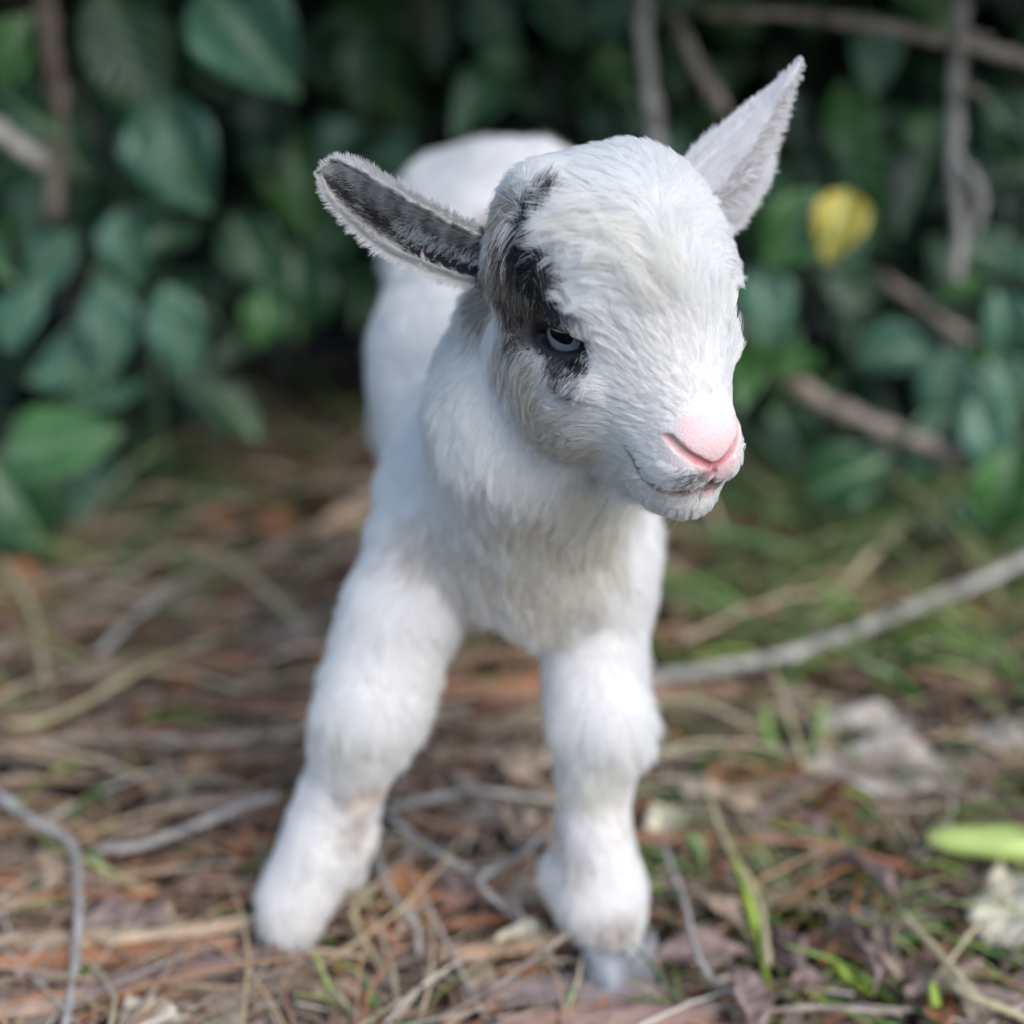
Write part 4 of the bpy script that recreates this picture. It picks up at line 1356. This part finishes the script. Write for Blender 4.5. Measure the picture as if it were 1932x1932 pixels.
def grow(name, P, N, D, L, Cc, rad, lift=.35, jit=.18, clump=.5, csize=14, pts=6, curl=.0, tipr=.15, mat=None, droop=0.0, wav=.12):
    n = len(P)
    D = D + lowf(P, 160, 1.) * .16 + lowf(P, 520, 2.) * wav + rng.normal(0, jit, (n, 3))
    D = D - N * (D * N).sum(1)[:, None]
    D /= np.maximum(np.linalg.norm(D, axis=1, keepdims=True), 1e-9)
    li = lift * (1 + .35 * rng.normal(0, 1, n))[:, None]
    t = np.linspace(0, 1, pts)
    X = np.zeros((n, pts, 3))
    side = np.cross(N, D)
    ben = rng.normal(0, .12, n)[:, None]
    for k, tk in enumerate(t):
        out = li * (tk - .55 * tk ** 2)
        X[:, k] = P + L[:, None] * (D * (tk * (1 - .15 * li)) + N * out + side * ben * tk ** 2 + np.array([0, 0, -droop]) * tk ** 2) - N * .0003
    if clump:
        nc = max(1, n // csize)
        ci = rng.choice(n, nc, replace=False)
        kd = KDTree(nc)
        for j, c in enumerate(ci): kd.insert(P[c], j)
        kd.balance()
        near = np.array([kd.find(p)[1] for p in P.tolist()])
        gi = ci[near]
        ratio = (L / L[gi])[:, None, None]
        tgt = X[gi] + 0
        Xc = tgt
        amt = (clump * t ** 1.4)[None, :, None]
        ok = (np.linalg.norm(P - P[gi], axis=1) < .006)[:, None, None]
        X = np.where(ok, X * (1 - amt) + Xc * amt, X)
    cu = bpy.data.hair_curves.new(name)
    cu.add_curves([pts] * n)
    cu.attributes['position'].data.foreach_set('vector', (X - GO).astype(np.float32).ravel())
    ra = cu.attributes.get('radius') or cu.attributes.new('radius', 'FLOAT', 'POINT')
    prof = (1 - (1 - tipr) * t ** 1.5)
    ra.data.foreach_set('value', (rad[:, None] * prof[None]).astype(np.float32).ravel())
    ca = cu.attributes.new('hair_colour', 'FLOAT_COLOR', 'CURVE')
    c4 = np.ones((n, 4), np.float32); c4[:, :3] = Cc
    ca.data.foreach_set('color', c4.ravel())
    cu.materials.append(mat or M_HAIR)
    o = bpy.data.objects.new(name, cu); COL.objects.link(o); o.parent = goat
    return o


M_HAIR = bpy.data.materials.new('kid_hair'); M_HAIR.use_nodes = True
n_ = M_HAIR.node_tree.nodes; l_ = M_HAIR.node_tree.links
n_.remove(n_['Principled BSDF'])
hb = n_.new('ShaderNodeBsdfHairPrincipled'); hb.parametrization = 'COLOR'
hb.inputs['Roughness'].default_value = .38
hb.inputs['Radial Roughness'].default_value = .5
hb.inputs['Coat'].default_value = .0
a_ = n_.new('ShaderNodeAttribute'); a_.attribute_name = 'hair_colour'
l_.new(a_.outputs['Color'], hb.inputs['Color'])
df = n_.new('ShaderNodeBsdfDiffuse'); l_.new(a_.outputs['Color'], df.inputs['Color'])
tr = n_.new('ShaderNodeBsdfTranslucent'); l_.new(a_.outputs['Color'], tr.inputs['Color'])
m1 = n_.new('ShaderNodeMixShader'); m1.inputs[0].default_value = .32
l_.new(df.outputs[0], m1.inputs[1]); l_.new(tr.outputs[0], m1.inputs[2])
m2 = n_.new('ShaderNodeMixShader'); m2.inputs[0].default_value = .35
l_.new(m1.outputs[0], m2.inputs[1]); l_.new(hb.outputs[0], m2.inputs[2])
l_.new(m2.outputs[0], n_['Material Output'].inputs['Surface'])

if HAIR:
    def paint_hair(P, base):
        """each hair takes the colour of the coat where it grows; edges break up hair by hair"""
        n = len(P)
        C_ = np.tile(base, (n, 1)) * rng.uniform(.9, 1.04, (n, 1))
        Pj = P + rng.normal(0, .0011, P.shape)
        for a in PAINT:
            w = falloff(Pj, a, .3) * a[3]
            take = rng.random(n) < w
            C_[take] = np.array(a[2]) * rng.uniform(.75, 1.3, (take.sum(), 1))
        return np.clip(C_, 0, .95)

    WHITE = np.array([.93, .925, .915])
    # head
    P, N, _, _ = scatter(tz == 0, int(230000 * HAIR))
    H_ = hl(P)
    keep = np.ones(len(P), bool)
    nose_w = np.zeros(len(P))
    for a in NOSE: nose_w = np.maximum(nose_w, falloff(P, a, .5))
    keep &= rng.random(len(P)) > np.clip(nose_w * 1.5 - .5, 0, .97)
    for s in (-1, 1):
        d = eye_dist(H_, s, 1.15, .43)
        keep &= d > 1
        d2 = np.linalg.norm((H_ - np.array([4.9, .9 * s, -2.2])) / np.array([.7, .8, .5]), axis=1)
        keep &= d2 > 1
    for line, rad in ((MOUTH, .24), (NOSTRIL, .2)):
        for s in (-1, 1):
            pts = [np.array(p) * (1, s, 1) for p in line]
            for a, b in zip(pts[:-1], pts[1:]):
                ba = b - a
                h = np.clip(((H_ - a) @ ba) / (ba @ ba), 0, 1)
                keep &= np.linalg.norm(H_ - a - h[:, None] * ba, axis=1) > rad
    P, N, H_, nose_w = P[keep], N[keep], H_[keep], nose_w[keep]
    L = np.full(len(P), .0118)
    muz = np.clip((H_[:, 0] - 1.5) / 3, 0, 1)
    L *= 1 - .62 * muz
    for a in anchors([(1050, 650, 75), (1000, 620, 50)]): L *= 1 - .6 * falloff(P, a, .5)
    L *= 1 + .7 * np.clip((-H_[:, 2] - 3.6) / 1.5, 0, 1) * np.clip((3.5 - H_[:, 0]) / 2, 0, 1)
    for s in (-1, 1):
        L *= np.where(eye_dist(H_, s, 1.12, .5) < 2.0, .55, 1)
        pts = [np.array(p) * (1, s, 1) for p in MOUTH]
        for a, b in zip(pts[:-1], pts[1:]):
            ba = b - a
            h = np.clip(((H_ - a) @ ba) / (ba @ ba), 0, 1)
            L = np.where(np.linalg.norm(H_ - a - h[:, None] * ba, axis=1) < .5, np.minimum(L, .0038), L)
    L *= rng.uniform(.6, 1.25, len(P)) * (1 - .75 * nose_w)
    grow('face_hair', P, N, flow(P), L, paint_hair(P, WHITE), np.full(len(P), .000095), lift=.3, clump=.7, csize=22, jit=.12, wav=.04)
    # longer stray locks on the forehead whorl
    P, N, _, _ = scatter(tz == 0, int(60000 * HAIR))
    w = np.zeros(len(P))
    for a in anchors([(1240, 480, 60), (1190, 455, 50), (1150, 430, 40), (1270, 520, 40), (1110, 400, 40), (1250, 560, 40)]): w = np.maximum(w, falloff(P, a, .6))
    k = rng.random(len(P)) < w * .8
    P, N = P[k], N[k]
    grow('forelock', P, N, flow(P), rng.uniform(.010, .019, len(P)), np.tile(np.array([.9, .88, .82]), (len(P), 1)), np.full(len(P), .00009), lift=.55, clump=.8, csize=30, jit=.3)
    # trunk and legs
    P, N, _, _ = scatter((tz == 1) & (VV[tri[:, 0], 2] > .013), int(210000 * HAIR))
    L = .0145 * rng.uniform(.55, 1.3, len(P)) * (1 + .16 * lowf(P, 130, .5)[:, 0])
    leg = np.clip((.14 - P[:, 2]) / .05, 0, 1)
    L *= 1 - .35 * leg
    Dd = flow(P)
    Dd = Dd * (1 - leg[:, None] * .8) + np.array([0, .1, -1]) * leg[:, None] * .8
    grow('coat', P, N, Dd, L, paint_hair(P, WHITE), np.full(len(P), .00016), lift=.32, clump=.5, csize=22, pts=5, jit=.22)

    # ears
    def ear_hair(z, E, n, inner_side):
        P, N, t, s = scatter(tz == z, n)
        Pg = E[0]
        nt, ns = Pg.shape[:2]
        i = np.clip((t * (nt - 1)).astype(int), 0, nt - 2); j = np.clip((s * (ns - 1)).astype(int), 0, ns - 2)
        along = Pg[i + 1, j] - Pg[i, j]; along /= np.maximum(np.linalg.norm(along, axis=1, keepdims=True), 1e-9)
        across = Pg[i, j + 1] - Pg[i, j]; across /= np.maximum(np.linalg.norm(across, axis=1, keepdims=True), 1e-9)
        front = (N * E[1][i, j]).sum(1) * inner_side > 0
        return P, N, t, s, along, across, front

    toward = 1 if ((CP - EARN[0][20, 9]) @ EARN[1][20, 9]) > 0 else -1
    P, N, t, s, al, ac, fr = ear_hair(2, EARN, int(48000 * HAIR), toward)
    edge = np.abs(s - .5) * 2
    D = al + ac * np.where(edge > .87, (s - .5) * 3.4, np.where(fr, .25 + .9 * np.clip(1 - t * 1.4, 0, 1) * (s < .8), (s - .5) * 1.2))[:, None]
    deep = fr & (np.abs(s - .62) < .30) & (t > .12) & (t < .97)
    hole = fr & (s > .52) & (s < .95) & (t > .12) & (t < .5)
    kk = ~(hole & (rng.random(len(P)) < .985)) & ~(deep & (rng.random(len(P)) < .45))
    c = np.tile(np.array([.78, .77, .76]), (len(P), 1)) * rng.uniform(.8, 1.05, (len(P), 1))
    dk = fr & (rng.random(len(P)) < np.clip(1.25 - np.abs(s - .52) * 3.1, 0, .85))
    c[dk] = np.array([.1, .09, .095]) * rng.uniform(.2, 1.5, (dk.sum(), 1))
    c *= np.where(fr & (s < .55), .62 + .38 * np.sin(t * 70 + s * 9) * np.sin(t * 31 + 1), 1)[:, None]
    base = (t < .18) & (rng.random(len(P)) < .5)
    c[base] = np.array([.16, .16, .18]) * rng.uniform(.5, 1.5, (base.sum(), 1))
    L = .0048 * rng.uniform(.6, 1.3, len(P)) * np.where(edge > .85, 1.15, 1) * (1 - .5 * t ** 4)
    grow('ear_hair', P[kk], N[kk], D[kk], L[kk], c[kk], np.full(kk.sum(), .000085), lift=.35, clump=.5, csize=10, jit=.14)
    # the long pale hairs that hang over the opening
    P, N, t, s, al, ac, fr = ear_hair(2, EARN, int(40000 * HAIR), toward)
    k = fr & (s > .2) & (s < .62) & (t > .08) & (t < .55)
    k &= rng.random(len(P)) < .13
    k = np.nonzero(k)[0]
    grow('ear_fringe', P[k], N[k], ac[k] * 1.0 + al[k] * .55, .0145 * rng.uniform(.4, 1.15, len(k)), np.tile(np.array([.85, .86, .88]), (len(k), 1)), np.full(len(k), .00012), lift=.42, clump=.96, csize=34, jit=.1, tipr=.3)
    toward = 1 if ((CP - EARF[0][20, 9]) @ EARF[1][20, 9]) > 0 else -1
    P, N, t, s, al, ac, fr = ear_hair(3, EARF, int(62000 * HAIR), toward)
    D = al + ac * np.where(s > .62, 1.6, np.where(s < .14, -.9, .15))[:, None]
    c = np.tile(np.array([.84, .83, .84]), (len(P), 1)) * rng.uniform(.85, 1.04, (len(P), 1))
    dk = (np.abs(s - .55) < .09) & (rng.random(len(P)) < .4)
    c[dk] = np.array([.3, .27, .27])
    L = .0055 * rng.uniform(.6, 1.3, len(P)) * np.where(s > .6, 1.2, 1) * (1 - .65 * t ** 3)
    grow('ear_hair', P, N, D, L, c, np.full(len(P), .000085), lift=.3, clump=.55, csize=12, jit=.12)
    # lashes and a few whiskers
    P, N, _, _ = scatter(tz == 0, 60000)
    H_ = hl(P)
    d = eye_dist(H_, -1, 1.12, .5)
    k = (np.abs(d - 1.06) < .07) & (H_[:, 2] > .05) & (H_[:, 1] < 0)
    k = np.nonzero(k)[0][:60]
    if len(k): grow('eyelash', P[k], N[k], np.tile(HR @ np.array([.4, -.7, .25]), (len(k), 1)), .004 * rng.uniform(.7, 1.2, len(k)), np.tile((.02, .02, .02), (len(k), 1)), np.full(len(k), .00007), lift=.8, clump=0)
    k = np.nonzero((H_[:, 0] > 3.2) & (H_[:, 0] < 5.2) & (H_[:, 2] < -3) & (H_[:, 1] < -.5))[0][:40]
    if len(k): grow('whisker', P[k], N[k], np.tile(HR @ np.array([-.6, -.3, -.9]), (len(k), 1)), .012 * rng.uniform(.5, 1.3, len(k)), np.tile((.8, .78, .74), (len(k), 1)), np.full(len(k), .00005), lift=.6, clump=0, jit=.3)
